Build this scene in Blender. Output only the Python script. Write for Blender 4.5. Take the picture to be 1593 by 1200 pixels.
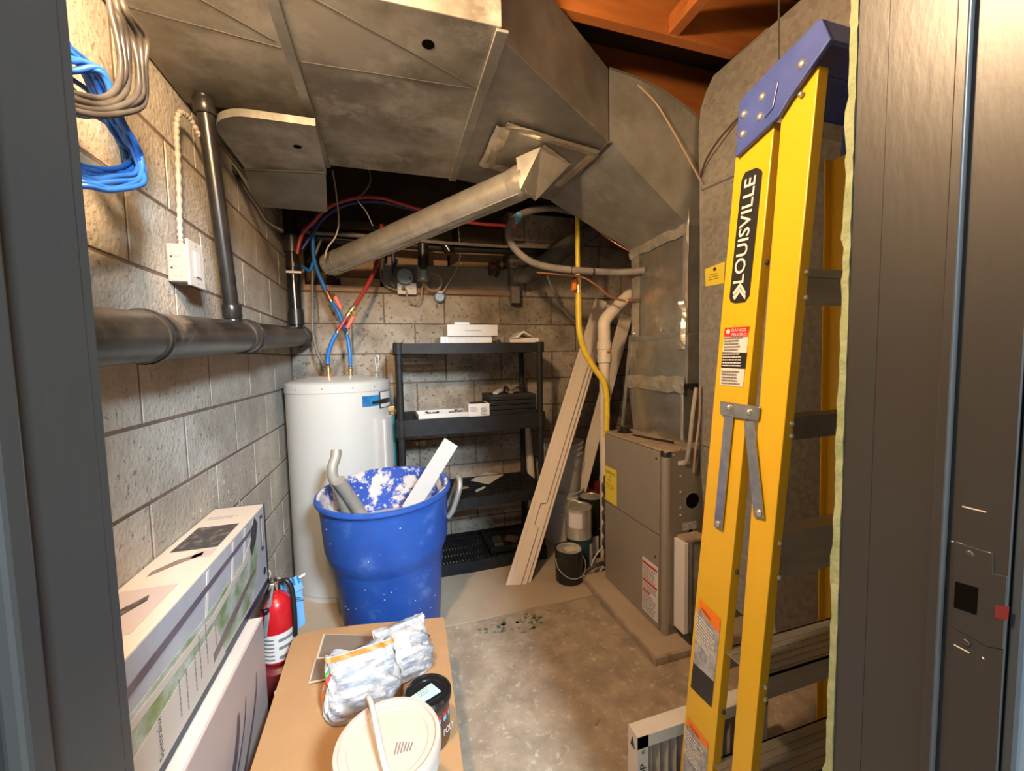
import bpy, bmesh, math, random
from mathutils import Vector, Matrix
random.seed(7)
PI = math.pi
sc = bpy.context.scene
for o in list(bpy.data.objects): bpy.data.objects.remove(o)
C = sc.collection

# ------------------------------------------------------------------ camera
W, H, F, CX, CY = 1593, 1200, 620.0, 796.5, 600.0
CAM = Vector((0, 0, 1.30))
ROT = Matrix(((0.95689695, 0.03858406, -0.28785325),
              (-0.28970669, 0.05701674, -0.95541568),
              (-0.02045136, 0.99762737, 0.06573721)))
cd = bpy.data.cameras.new('camera'); cd.sensor_fit = 'HORIZONTAL'; cd.sensor_width = 36; cd.lens = F / W * 36
cd.clip_start = 0.02
cam = bpy.data.objects.new('camera', cd); C.objects.link(cam)
cam.matrix_world = Matrix.Translation(CAM) @ ROT.to_4x4()
sc.camera = cam

# ------------------------------------------------------------------ world, lights, exposure
wd = bpy.data.worlds.new('world'); sc.world = wd; wd.use_nodes = True
wd.node_tree.nodes['Background'].inputs[0].default_value = (0.72, 0.86, 1.0, 1)
wd.node_tree.nodes['Background'].inputs[1].default_value = 0.35
vs = sc.view_settings
vs.view_transform = 'Standard'; vs.look = 'None'; vs.gamma = 1; vs.use_curve_mapping = False
vs.exposure = 0.50

def lamp(name, kind, loc, energy, col, size=.1, rot=None):
    l = bpy.data.lights.new(name, kind); l.energy = energy; l.color = col
    if kind == 'AREA': l.size = size
    else: l.shadow_soft_size = size
    o = bpy.data.objects.new(name, l); C.objects.link(o); o.location = loc
    if rot: o.rotation_euler = rot
    return o
# bare bulb hanging inside the room just above the frame, and the cooler hallway ceiling light behind the camera
BULB = (-0.25, 0.56, 2.12)
lamp('bulb_light', 'POINT', BULB, 72, (1.0, 0.68, 0.40), 0.05)
hl = lamp('hallway_light', 'AREA', (0.62, -1.25, 2.30), 145, (0.66, 0.84, 1.0), 0.32)
hl.rotation_euler = (Vector((-.1, 1.9, .7)) - Vector((0.62, -1.25, 2.30))).to_track_quat('-Z', 'Y').to_euler()

# ------------------------------------------------------------------ helpers
def U(x, y, X=None, Y=None, Z=None, D=None):
    """point of the place seen at photo pixel (x, y) at a known X, Y, Z or depth"""
    c = Vector((x - CX, -(y - CY), -F)); r = ROT @ c
    if X is not None: t = (X - CAM.x) / r.x
    elif Y is not None: t = (Y - CAM.y) / r.y
    elif Z is not None: t = (Z - CAM.z) / r.z
    else: t = D / F
    return CAM + r * t

MATS = {}
def M(name, c1, c2=None, scale=6., rough=.6, metal=0., bump=0., bscale=80., lo=.35, hi=.65, rnd=0., stretch=(1, 1, 1),
      c3=None, s3=3., lo3=.55, hi3=.7, spec=.5, detail=6., kind='noise', alpha=None, emit=None, trans=0., speck=None):
    m = bpy.data.materials.new(name); m.use_nodes = True; MATS[name] = m
    nt = m.node_tree; N = nt.nodes; L = nt.links
    b = N['Principled BSDF']
    b.inputs['Roughness'].default_value = rough; b.inputs['Metallic'].default_value = metal
    b.inputs['Specular IOR Level'].default_value = spec
    if trans: b.inputs['Transmission Weight'].default_value = trans
    geo = N.new('ShaderNodeNewGeometry'); mp = N.new('ShaderNodeMapping'); mp.inputs['Scale'].default_value = stretch
    L.new(geo.outputs['Position'], mp.inputs['Vector'])
    def tex(s, d=detail):
        if kind == 'voronoi':
            t = N.new('ShaderNodeTexVoronoi'); t.inputs['Scale'].default_value = s; L.new(mp.outputs[0], t.inputs['Vector']); return t.outputs['Color']
        t = N.new('ShaderNodeTexNoise'); t.inputs['Scale'].default_value = s; t.inputs['Detail'].default_value = d
        t.inputs['Roughness'].default_value = .62
        L.new(mp.outputs[0], t.inputs['Vector']); return t.outputs[0]
    def ramp(src, l, h):
        r = N.new('ShaderNodeMapRange'); r.inputs['From Min'].default_value = l; r.inputs['From Max'].default_value = h
        L.new(src, r.inputs['Value']); return r.outputs[0]
    def mix(fac, a, bb, mode='MIX'):
        x = N.new('ShaderNodeMix'); x.data_type = 'RGBA'; x.blend_type = mode
        for s, v in ((x.inputs[6], a), (x.inputs[7], bb)):
            if isinstance(v, tuple): s.default_value = (*v, 1)
            else: L.new(v, s)
        if isinstance(fac, float): x.inputs[0].default_value = fac
        else: L.new(fac, x.inputs[0])
        return x.outputs[2]
    col = c1
    if c2: col = mix(ramp(tex(scale), lo, hi), c1, c2)
    if c3:
        t = N.new('ShaderNodeTexNoise'); t.inputs['Scale'].default_value = s3; t.inputs['Detail'].default_value = 8; t.inputs['Roughness'].default_value = .7
        L.new(mp.outputs[0], t.inputs['Vector']); col = mix(ramp(t.outputs[0], lo3, hi3), col, c3)
    if speck:
        sc_, th_, cc_, am_ = speck
        t = N.new('ShaderNodeTexNoise'); t.inputs['Scale'].default_value = sc_; t.inputs['Detail'].default_value = 3; t.inputs['Roughness'].default_value = .6
        L.new(mp.outputs[0], t.inputs['Vector']); r_ = N.new('ShaderNodeMapRange'); r_.inputs['From Min'].default_value = th_; r_.inputs['From Max'].default_value = th_ + .05
        r_.inputs['To Max'].default_value = am_
        L.new(t.outputs[0], r_.inputs['Value']); col = mix(r_.outputs[0], col, cc_)
    if rnd:
        oi = N.new('ShaderNodeObjectInfo'); r = N.new('ShaderNodeMapRange')
        r.inputs['To Min'].default_value = 1 - rnd; r.inputs['To Max'].default_value = 1 + rnd * .5
        L.new(oi.outputs['Random'], r.inputs['Value'])
        hv = N.new('ShaderNodeHueSaturation'); L.new(r.outputs[0], hv.inputs['Value'])
        if isinstance(col, tuple): hv.inputs['Color'].default_value = (*col, 1)
        else: L.new(col, hv.inputs['Color'])
        col = hv.outputs[0]
    if isinstance(col, tuple): b.inputs['Base Color'].default_value = (*col, 1)
    else: L.new(col, b.inputs['Base Color'])
    if bump:
        t = N.new('ShaderNodeTexNoise'); t.inputs['Scale'].default_value = bscale; t.inputs['Detail'].default_value = 4
        L.new(mp.outputs[0], t.inputs['Vector'])
        bp = N.new('ShaderNodeBump'); bp.inputs['Strength'].default_value = bump; bp.inputs['Distance'].default_value = .004
        L.new(t.outputs[0], bp.inputs['Height']); L.new(bp.outputs[0], b.inputs['Normal'])
    if emit:
        b.inputs['Emission Color'].default_value = (*emit[0], 1); b.inputs['Emission Strength'].default_value = emit[1]
    return m

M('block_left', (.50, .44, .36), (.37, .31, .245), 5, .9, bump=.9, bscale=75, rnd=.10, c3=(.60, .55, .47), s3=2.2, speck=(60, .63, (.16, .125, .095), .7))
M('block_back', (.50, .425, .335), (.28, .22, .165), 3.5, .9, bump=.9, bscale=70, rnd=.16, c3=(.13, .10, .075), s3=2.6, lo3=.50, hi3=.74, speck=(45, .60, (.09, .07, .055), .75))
M('mortar', (.22, .15, .108), (.15, .10, .072), 14, .95, bump=.4)
M('mortar_back', (.20, .145, .105), (.13, .095, .07), 14, .95, bump=.4)
M('concrete', (.42, .325, .225), (.29, .22, .155), 9, .8, bump=.5, bscale=45, lo=.38, hi=.62, c3=(.58, .50, .40), s3=26, lo3=.56, hi3=.70, speck=(55, .64, (.58, .51, .42), .5))
M('slab', (.50, .39, .28), (.42, .325, .23), 3, .75, bump=.15, bscale=90)
M('green_stain', (.10, .15, .10), (.20, .21, .16), 30, .7)
M('pad', (.42, .32, .23), (.26, .19, .13), 12, .9, bump=.5, c3=(.14, .10, .07), s3=9, lo3=.6, hi3=.72)
M('galv', (.36, .35, .32), (.25, .24, .215), 7, .5, metal=.55, bump=.05, c3=(.45, .43, .39), s3=3)
M('galv_dirty', (.36, .335, .29), (.17, .155, .13), 3.6, .55, metal=.3, bump=.06, lo=.40, hi=.62, c3=(.50, .47, .42), s3=5, lo3=.52, hi3=.72)
M('galv_dark', (.21, .20, .18), (.14, .13, .115), 5, .5, metal=.5)
M('spangle', (.40, .37, .32), (.30, .275, .235), 55, .5, metal=.5, kind='voronoi', lo=.2, hi=.9, c3=(.27, .25, .21), s3=4)
M('foil', (.72, .67, .58), (.50, .46, .39), 14, .32, metal=.7, bump=.8, bscale=26, c3=(.52, .40, .28), s3=7, lo3=.58, hi3=.75)
M('bright_tin', (.56, .54, .48), (.40, .385, .34), 7, .27, metal=.80, bump=.10, bscale=9, lo=.4, hi=.62, c3=(.84, .80, .71), s3=5)
M('round_tin', (.64, .60, .53), (.46, .43, .38), 12, .34, metal=.65, bump=.08, bscale=20)
M('black_pipe', (.012, .011, .011), (.022, .020, .018), 18, .3, c3=(.11, .09, .07), s3=7, lo3=.62, hi3=.8)
M('dusty_pipe', (.018, .016, .015), (.07, .058, .046), 7, .33, lo=.42, hi=.72, c3=(.24, .195, .15), s3=4, lo3=.57, hi3=.78)
M('black_plastic', (.009, .009, .0105), (.017, .017, .0175), 20, .6, spec=.32)
M('black_gloss', (.012, .012, .012), None, rough=.2)
M('frame_paint', (.034, .031, .028), (.040, .037, .033), 3, .36, bump=.05, bscale=120, stretch=(1, 1, .3))
M('frame_shine', (.05, .06, .068), None, rough=.16)
M('drywall', (.33, .36, .20), (.22, .26, .12), 30, .9, bump=.9, bscale=70, c3=(.45, .42, .30), s3=12)
M('drywall_face', (.55, .55, .52), (.48, .48, .45), 6, .9)
M('yellow', (.72, .43, .013), (.68, .40, .012), 4, .36)
M('yellow_hose', (.78, .56, .03), (.66, .45, .03), 14, .35)
M('ladder_blue', (.055, .085, .30), (.075, .11, .36), 12, .33)
M('aluminium', (.44, .42, .38), (.33, .31, .28), 20, .42, metal=.7, stretch=(.2, 1, 1))
M('zinc', (.55, .55, .54), (.38, .38, .38), 30, .35, metal=.85)
M('chrome', (.7, .7, .7), None, rough=.15, metal=1)
M('rivet', (.66, .64, .58), None, rough=.3, metal=.8)
M('bin_blue', (.016, .070, .33), (.026, .10, .42), 6, .42, c3=(.17, .27, .50), s3=6, lo3=.55, hi3=.80)
M('bin_inside', (.02, .07, .38), (.62, .56, .52), 11, .6, lo=.47, hi=.53, c3=(.65, .60, .56), s3=40, lo3=.58, hi3=.62)
M('plaster', (.62, .55, .50), (.50, .44, .39), 18, .8, bump=.4)
M('tank', (.56, .55, .52), (.53, .52, .49), 3, .32)
M('white', (.60, .565, .525), (.56, .53, .49), 5, .5)
M('white_gloss', (.72, .69, .66), None, rough=.3)
M('paper', (.72, .68, .64), (.66, .62, .58), 9, .8)
M('pvc', (.74, .63, .51), (.66, .56, .45), 9, .45)
M('plank', (.74, .62, .50), (.70, .58, .465), 5, .45)
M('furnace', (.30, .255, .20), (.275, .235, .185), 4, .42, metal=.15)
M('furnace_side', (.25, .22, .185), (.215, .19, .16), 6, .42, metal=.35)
M('cardboard', (.47, .265, .12), (.42, .235, .105), 5, .75, c3=(.54, .33, .17), s3=9, lo3=.6, hi3=.7)
M('wood_orange', (.48, .155, .03), (.30, .085, .016), 3, .6, stretch=(.4, 3, 3), c3=(.14, .04, .012), s3=5, lo3=.58, hi3=.72)
M('wood', (.40, .25, .13), (.27, .155, .075), 4, .7, stretch=(.5, 2, 2), rnd=.15)
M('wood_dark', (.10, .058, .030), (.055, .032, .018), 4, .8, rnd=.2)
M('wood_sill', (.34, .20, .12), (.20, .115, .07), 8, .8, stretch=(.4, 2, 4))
M('copper', (.62, .27, .13), (.50, .20, .10), 20, .35, metal=.85)
M('brass', (.70, .50, .22), None, rough=.3, metal=.9)
M('pex_red', (.36, .035, .03), None, rough=.35)
M('pex_blue', (.02, .16, .50), None, rough=.35)
M('pex_navy', (.012, .02, .12), None, rough=.4)
M('cable_blue', (.012, .075, .30), (.02, .11, .38), 30, .35)
M('cable_grey', (.22, .195, .165), (.13, .115, .10), 20, .45)
M('cable_dark', (.016, .014, .013), (.075, .064, .053), 6, .35)
M('cable_white', (.50, .44, .38), None, rough=.5)
M('cable_black', (.016, .015, .014), None, rough=.4)
M('cable_tan', (.38, .25, .15), None, rough=.5)
M('cream', (.66, .56, .43), None, rough=.45)
M('conduit', (.36, .32, .27), (.29, .255, .215), 40, .5)
M('insul', (.17, .145, .125), (.11, .092, .078), 14, .75)
M('insul_light', (.27, .24, .21), (.17, .145, .125), 10, .75)
M('red', (.50, .012, .018), (.44, .010, .015), 9, .28)
M('red_valve', (.62, .05, .03), None, rough=.4)
M('orange', (.80, .20, .02), None, rough=.45)
M('teal', (.01, .12, .16), None, rough=.4)
M('sky_tag', (.16, .42, .78), (.20, .47, .82), 20, .5)
M('label_white', (.70, .66, .62), None, rough=.5)
M('label_grey', (.42, .42, .44), (.25, .25, .27), 60, .5, lo=.42, hi=.58)
M('label_black', (.02, .019, .018), None, rough=.4)
M('label_red', (.62, .03, .025), None, rough=.4)
M('label_orange', (.85, .20, .01), None, rough=.4)
M('label_yellow', (.80, .62, .05), None, rough=.4)
M('label_blue', (.02, .12, .32), (.03, .26, .55), 14, .35)
M('ink', (.025, .022, .02), None, rough=.6)
M('ink_grey', (.20, .19, .19), None, rough=.6)
M('box_cream', (.60, .52, .44), (.58, .50, .425), 4, .5)
M('box_art', (.20, .28, .10), (.52, .55, .50), 16, .35, lo=.38, hi=.62, c3=(.16, .12, .11), s3=9, lo3=.6, hi3=.72)
M('box_grey', (.40, .40, .43), (.50, .49, .50), 7, .35)
M('box_brown', (.16, .115, .105), (.24, .18, .16), 20, .4)
M('box_navy', (.018, .028, .05), None, rough=.4)
M('box_pink', (.50, .41, .38), (.46, .38, .36), 3, .4)
M('box_swoosh', (.10, .075, .085), (.18, .14, .15), 8, .35)
M('photo_dark', (.05, .045, .045), (.22, .18, .16), 40, .4, lo=.5, hi=.75)
M('bag', (.48, .455, .44), (.30, .29, .29), 16, .35, bump=.4, bscale=30, lo=.5, hi=.62)
M('bag_print', (.20, .215, .25), (.44, .43, .43), 70, .4, lo=.40, hi=.58, stretch=(.35, .35, 1.6))
M('green_print', (.04, .30, .08), None, rough=.4)
M('mesh_panel', (.20, .15, .11), (.23, .175, .13), 200, .7)
M('lid_cream', (.58, .47, .385), (.55, .445, .365), 6, .45)
M('brown_can', (.09, .04, .022), None, rough=.25)
M('mint', (.42, .62, .56), None, rough=.7)
M('can_metal', (.60, .56, .49), (.45, .42, .36), 20, .33, metal=.5)
M('can_dark', (.02, .022, .018), (.10, .095, .08), 9, .25, metal=.2, lo=.6, hi=.7, stretch=(6, 6, .6))
M('maroon', (.16, .02, .022), None, rough=.4)
M('can_teal', (.02, .06, .075), None, rough=.4)
M('filter_pleat', (.42, .40, .36), (.30, .285, .255), 20, .9)
M('pale_blue', (.60, .70, .76), None, rough=.5)
M('glass_bits', (.45, .47, .46), (.15, .16, .16), 60, .2, metal=.4)
M('dark_steel', (.05, .048, .045), (.10, .09, .08), 20, .5, metal=.5)
M('parge', (.30, .27, .24), (.19, .165, .14), 5, .9, bump=.3)
M('dark_wall', (.075, .055, .042), (.04, .03, .023), 6, .9, c3=(.11, .085, .065), s3=4)
M('void', (.006, .005, .004), None, rough=.95, spec=0.)
M('steel_blue', (.26, .32, .36), (.20, .25, .28), 30, .4, metal=.4)
M('bulb_glass', (1, .85, .6), None, rough=.4, emit=((1, .72, .42), 20.))
for k in ('ink', 'label_white'): pass

class Mb:
    def __init__(s): s.v = []; s.f = []
    def add(s, vs_, fs):
        n = len(s.v); s.v += [tuple(v) for v in vs_]; s.f += [tuple(i + n for i in f) for f in fs]; return s
    def box(s, lo, hi):
        x0, y0, z0 = lo; x1, y1, z1 = hi
        return s.add([(x0, y0, z0), (x1, y0, z0), (x1, y1, z0), (x0, y1, z0), (x0, y0, z1), (x1, y0, z1), (x1, y1, z1), (x0, y1, z1)],
                     [(0, 3, 2, 1), (4, 5, 6, 7), (0, 1, 5, 4), (1, 2, 6, 5), (2, 3, 7, 6), (3, 0, 4, 7)])
    def hexa(s, a, b):           # two matching 4-point loops
        return s.add(list(a) + list(b), [(0, 3, 2, 1), (4, 5, 6, 7), (0, 1, 5, 4), (1, 2, 6, 5), (2, 3, 7, 6), (3, 0, 4, 7)])
    def prism(s, poly, vec):
        n = len(poly); vec = Vector(vec); a = [Vector(p) for p in poly]; b = [p + vec for p in a]
        return s.add(a + b, [tuple(range(n - 1, -1, -1)), tuple(range(n, 2 * n))] + [(i, (i + 1) % n, n + (i + 1) % n, n + i) for i in range(n)])
    def beam(s, p, q, w, h, up=(0, 0, 1)):
        p = Vector(p); q = Vector(q); d = (q - p).normalized(); up = Vector(up)
        sd = d.cross(up).normalized(); u = sd.cross(d).normalized()
        sd *= w / 2; u *= h / 2
        return s.hexa([p - sd - u, p + sd - u, p + sd + u, p - sd + u], [q - sd - u, q + sd - u, q + sd + u, q - sd + u])
    def tube(s, pts, r, seg=12, caps=True):
        pts = [Vector(p) for p in pts]; rs = r if isinstance(r, (list, tuple)) else [r] * len(pts)
        n = len(pts); base = len(s.v); u = None
        for i, p in enumerate(pts):
            t = (pts[min(i + 1, n - 1)] - pts[max(i - 1, 0)]).normalized()
            if u is None:
                u = t.orthogonal().normalized()
            u = (u - t * u.dot(t))
            u = u.normalized() if u.length > 1e-6 else t.orthogonal().normalized()
            w = t.cross(u)
            for k in range(seg):
                a = 2 * PI * k / seg; s.v.append(tuple(p + (u * math.cos(a) + w * math.sin(a)) * rs[i]))
        for i in range(n - 1):
            for k in range(seg):
                a = base + i * seg + k; b = base + i * seg + (k + 1) % seg
                s.f.append((a, b, b + seg, a + seg))
        if caps:
            s.f.append(tuple(base + k for k in range(seg - 1, -1, -1))); s.f.append(tuple(base + (n - 1) * seg + k for k in range(seg)))
        return s
    def lathe(s, c, prof, seg=32, axis=(0, 0, 1), closed=False, sx=1., sy=1.):
        c = Vector(c); ax = Vector(axis).normalized()
        u = Vector((1, 0, 0)) if abs(ax.z) > .9 else ax.orthogonal().normalized(); w = ax.cross(u)
        base = len(s.v); n = len(prof)
        for r, h in prof:
            for k in range(seg):
                a = 2 * PI * k / seg; s.v.append(tuple(c + ax * h + u * (math.cos(a) * r * sx) + w * (math.sin(a) * r * sy)))
        for i in range(n - 1):
            for k in range(seg):
                a = base + i * seg + k; b = base + i * seg + (k + 1) % seg
                s.f.append((a, b, b + seg, a + seg))
        if not closed:
            if prof[0][0] > 1e-5: s.f.append(tuple(base + k for k in range(seg - 1, -1, -1)))
            if prof[-1][0] > 1e-5: s.f.append(tuple(base + (n - 1) * seg + k for k in range(seg)))
        return s
    def build(s, name, mat, parent=None, smooth=None, bevel=0., xf=None):
        me = bpy.data.meshes.new(name); me.from_pydata(s.v, [], s.f)
        if xf is not None: me.transform(xf)
        bm = bmesh.new(); bm.from_mesh(me); bmesh.ops.remove_doubles(bm, verts=bm.verts, dist=1e-6)
        bmesh.ops.recalc_face_normals(bm, faces=bm.faces); bm.to_mesh(me); bm.free()
        if mat: me.materials.append(MATS[mat])
        if smooth:
            for p in me.polygons: p.use_smooth = True
            me.set_sharp_from_angle(angle=math.radians(smooth))
        o = bpy.data.objects.new(name, me); C.objects.link(o)
        if parent is not None: attach(o, parent)
        if bevel:
            b = o.modifiers.new('bevel', 'BEVEL'); b.width = bevel; b.segments = 2; b.limit_method = 'ANGLE'; b.angle_limit = math.radians(40)
        return o

def attach(o, parent):
    o.parent = parent
    o.matrix_parent_inverse = Matrix.Translation(-parent.location) if parent.type == 'EMPTY' else Matrix.Identity(4)
def thing(name, label, cat, loc=(0, 0, 0), group=None):
    o = bpy.data.objects.new(name, None); o.empty_display_size = .05; C.objects.link(o); o.location = loc
    o['label'] = label; o['category'] = cat
    if group: o['group'] = group
    return o
def tag(o, label, cat, group=None):
    o['label'] = label; o['category'] = cat
    if group: o['group'] = group
    return o
def struct(o): o['kind'] = 'structure'; return o
def sroot(name, loc=(0, 0, 0)):
    o = bpy.data.objects.new(name, None); o.empty_display_size = .05; C.objects.link(o); o.location = loc; o['kind'] = 'structure'; return o
def smooth_path(pts, n=8):
    pts = [Vector(p) for p in pts]; out = []
    for i in range(len(pts) - 1):
        p0 = pts[max(i - 1, 0)]; p1 = pts[i]; p2 = pts[i + 1]; p3 = pts[min(i + 2, len(pts) - 1)]
        for k in range(n):
            t = k / n
            out.append(.5 * ((2 * p1) + (p2 - p0) * t + (2 * p0 - 5 * p1 + 4 * p2 - p3) * t * t + (3 * p1 - p0 - 3 * p2 + p3) * t ** 3))
    out.append(pts[-1]); return out
def tube(name, pts, r, mat, parent=None, seg=10, n=8, sm=True):
    return Mb().tube(smooth_path(pts, n) if sm else pts, r, seg).build(name, mat, parent, smooth=50)
def quad(pts, th=.0008, n=None):
    """thin printed sheet: polygon pushed out along its normal by th"""
    p = [Vector(q) for q in pts]
    nn = n and Vector(n) or (p[1] - p[0]).cross(p[2] - p[0]).normalized()
    return Mb().prism(p, nn * th)
def frame_rect(o, e1, e2, a0, b0, a1, b1, th=.0008):
    o = Vector(o); e1 = Vector(e1); e2 = Vector(e2)
    return Mb().prism([o + e1 * a0 + e2 * b0, o + e1 * a1 + e2 * b0, o + e1 * a1 + e2 * b1, o + e1 * a0 + e2 * b1], e1.cross(e2).normalized() * th)
def text(s, o, e1, e2, h, mat, parent, w=None, name='lettering', lift=.0012, bold=.0):
    cu = bpy.data.curves.new(name, 'FONT'); cu.body = s; cu.size = 1; cu.offset = bold; cu.resolution_u = 3
    ob = bpy.data.objects.new(name, cu); C.objects.link(ob)
    dg = bpy.context.evaluated_depsgraph_get(); me = bpy.data.meshes.new_from_object(ob.evaluated_get(dg))
    bpy.data.objects.remove(ob)
    xs = [v.co.x for v in me.vertices]; ys = [v.co.y for v in me.vertices]
    x0, x1, y0, y1 = min(xs), max(xs), min(ys), max(ys)
    sy = h / (y1 - y0); sx = w / (x1 - x0) if w else sy
    o = Vector(o); e1 = Vector(e1).normalized(); e2 = Vector(e2).normalized(); nn = e1.cross(e2)
    for v in me.vertices: v.co = o + e1 * ((v.co.x - x0) * sx) + e2 * ((v.co.y - y0) * sy) + nn * lift
    me.materials.clear(); me.materials.append(MATS[mat])
    r = bpy.data.objects.new(name, me); C.objects.link(r); attach(r, parent); return r
def lines(o, e1, e2, w, h, n, mat, parent, name='fine_print', seed=1, th=.0009, fill=.45):
    """rows of illegible small print, as one flat print"""
    rr = random.Random(seed); b = Mb(); o = Vector(o); e1 = Vector(e1); e2 = Vector(e2); nn = e1.cross(e2).normalized()
    for i in range(n):
        y0 = h * (i + .5 - fill / 2) / n; y1 = h * (i + .5 + fill / 2) / n; x = 0
        end = w * rr.uniform(.7, 1)
        while x < end:
            l = w * rr.uniform(.05, .16); x1 = min(x + l, end)
            b.prism([o + e1 * x + e2 * y0, o + e1 * x1 + e2 * y0, o + e1 * x1 + e2 * y1, o + e1 * x + e2 * y1], nn * th)
            x = x1 + w * .025
    return b.build(name, mat, parent)
def copy_tree(o, parent=None):
    c = o.copy(); C.objects.link(c)
    if parent: c.parent = parent; c.matrix_parent_inverse = o.matrix_parent_inverse.copy()
    for ch in [x for x in bpy.data.objects if x.parent == o]: copy_tree(ch, c)
    return c
XA, YA, ZA = Vector((1, 0, 0)), Vector((0, 1, 0)), Vector((0, 0, 1))

# ------------------------------------------------------------------ structure
XL, YB = -.61, 2.85
XR, YD0, YD1 = 1.98, .222, .366      # right wall, door wall near and far face
fl = struct(Mb().box((XL - .2, -2.6, -.1), (XR + .2, 1.885, 0)).build('floor', 'concrete'))
struct(Mb().box((XL - .2, 1.889, -.1), (XR + .2, YB + .3, .004)).build('floor_slab', 'slab'))
# block coursing
ZC = [1.354 + .2032 * k for k in range(-7, 8)]
BL, JT = .4064, .010
def block_mesh(mat, ax):
    b = Mb(); L2 = (BL - JT) / 2; hz = (.2032 - JT) / 2; d = .05; c = .0014
    # front faces +local d; chamfered front edges
    def P(u, w, z): return (w, u, z) if ax == 'Y' else (u, -w, z)
    o = [P(-L2, -d, -hz), P(L2, -d, -hz), P(L2, -d, hz), P(-L2, -d, hz)]
    m = [P(-L2, -c, -hz), P(L2, -c, -hz), P(L2, -c, hz), P(-L2, -c, hz)]
    f = [P(-L2 + c, 0, -hz + c), P(L2 - c, 0, -hz + c), P(L2 - c, 0, hz - c), P(-L2 + c, 0, hz - c)]
    b.add(o + m + f, [(0, 3, 2, 1), (8, 9, 10, 11)] + [(i, (i + 1) % 4, 4 + (i + 1) % 4, 4 + i) for i in range(4)] + [(4 + i, 4 + (i + 1) % 4, 8 + (i + 1) % 4, 8 + i) for i in range(4)])
    ob = b.build('concrete_block', mat); me = ob.data; bpy.data.objects.remove(ob); return me
def lay_blocks(wall, me, ax, a0, a1, z0, z1, joints, jitter=.0007):
    rr = random.Random(3)
    for k in range(len(ZC) - 1):
        lo, hi = max(ZC[k], z0), min(ZC[k + 1], z1)
        if hi - lo < .03: continue
        j0 = joints[(k % 2)]
        j = j0 - math.ceil((j0 - a0) / BL) * BL
        while j < a1:
            u0, u1 = max(j, a0), min(j + BL, a1); j += BL
            if u1 - u0 < .03: continue
            o = bpy.data.objects.new('concrete_block', me); C.objects.link(o)
            mid = (u0 + u1) / 2; zz = (lo + hi) / 2; off = rr.uniform(-jitter, jitter)
            if ax == 'Y': o.location = (XL + off, mid, zz); o.scale = (1, (u1 - u0 - JT) / (BL - JT), (hi - lo - JT) / (.2032 - JT))
            else: o.location = (mid, YB + off, zz); o.scale = ((u1 - u0 - JT) / (BL - JT), 1, (hi - lo - JT) / (.2032 - JT))
            attach(o, wall)
wl = struct(Mb().box((XL - .2, YD0, 0), (XL - .0022, YB + .2, 2.70)).build('wall_left', 'mortar'))
lay_blocks(wl, block_mesh('block_left', 'Y'), 'Y', YD1 + .02, YB, 0, 2.70, (1.235, 1.446))
wb = struct(Mb().box((XL, YB + .0035, 0), (XR, YB + .2, 1.765)).build('wall_back', 'mortar_back'))
BM2 = block_mesh('block_back', 'X')
lay_blocks(wb, BM2, 'X', XL, XR, 0, 1.76, (-.034, .166))
# above the wall: blocks go on to the right, parged infill in the middle, timber rim left and behind
wb2 = struct(Mb().box((.85, YB + .0035, 1.765), (XR, YB + .2, 2.372)).build('wall_back_upper', 'mortar_back'))
lay_blocks(wb2, BM2, 'X', .86, XR, 1.766, 2.372, (-.034, .166))
struct(Mb().box((-.03, YB + .012, 1.80), (.85, YB + .2, 1.965)).build('wall_back_infill', 'parge', bevel=.006))
struct(Mb().box((XL, YB - .012, 1.765), (.86, YB + .2, 1.803)).build('trim_1', 'wood_sill', bevel=.003))
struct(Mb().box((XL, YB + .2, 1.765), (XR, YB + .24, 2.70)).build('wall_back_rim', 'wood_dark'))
rim = sroot('wall_back_framing', (0, YB, 1.8))
for x0, x1, z0, z1, y, m in ((-.56, -.515, 1.80, 2.05, .03, 'wood'), (-.50, -.33, 1.80, 1.90, .10, 'wood_dark'), (-.30, -.05, 1.803, 1.86, .02, 'wood'),
                             (-.33, -.02, 1.86, 2.02, .09, 'wood'), (.0, .42, 1.965, 2.09, .10, 'wood'), (.44, .84, 1.965, 2.09, .10, 'wood'),
                             (-.28, .04, 2.06, 2.17, .08, 'wood'), (.08, .46, 2.15, 2.27, .11, 'wood_dark'), (.5, .84, 2.14, 2.28, .11, 'wood_dark'),
                             (-.6, .1, 2.19, 2.24, .05, 'wood_dark'), (-.09, -.05, 1.80, 2.1, .06, 'wood_dark')):
    Mb().box((x0, YB + y, z0), (x1, YB + y + .035, z1)).build('board', m, rim, bevel=.002)
Mb().lathe((-.20, YB + .079, 2.12), [(.026, 0), (.026, .002)], 16, axis=(0, -1, 0)).build('knot_hole', 'void', rim)
struct(Mb().box((XR, YD0, 0), (XR + .2, YB + .2, 2.70)).build('wall_right', 'dark_wall'))
# ceiling: subfloor, joists along X, one blocking piece
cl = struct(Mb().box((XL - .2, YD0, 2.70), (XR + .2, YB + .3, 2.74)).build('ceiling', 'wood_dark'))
for y in (.50, .895, 1.295, 1.70, 2.10, 2.50):
    Mb().box((XL, y - .019, 2.45), (XR, y + .019, 2.70)).build('joist', 'wood_orange', cl, bevel=.002)
Mb().box((1.00, .914, 2.455), (1.04, 1.276, 2.52)).build('blocking', 'wood_orange', cl, bevel=.002)
Mb().beam((.6, 1.30, 2.46), (.9, 1.72, 2.52), .03, .05).build('blocking', 'wood_dark', cl)
# door wall with the opening, dark painted frame
JL, JR = -.201, .561
wf = struct(Mb().box((XL - .2, YD0, 0), (JL - .02, YD1, 2.7)).box((JR + .02, YD0, 0), (XR + .2, YD1, 2.7)).box((JL - .02, YD0, 2.06), (JR + .02, YD1, 2.7)).build('wall_front', 'drywall_face'))
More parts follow.
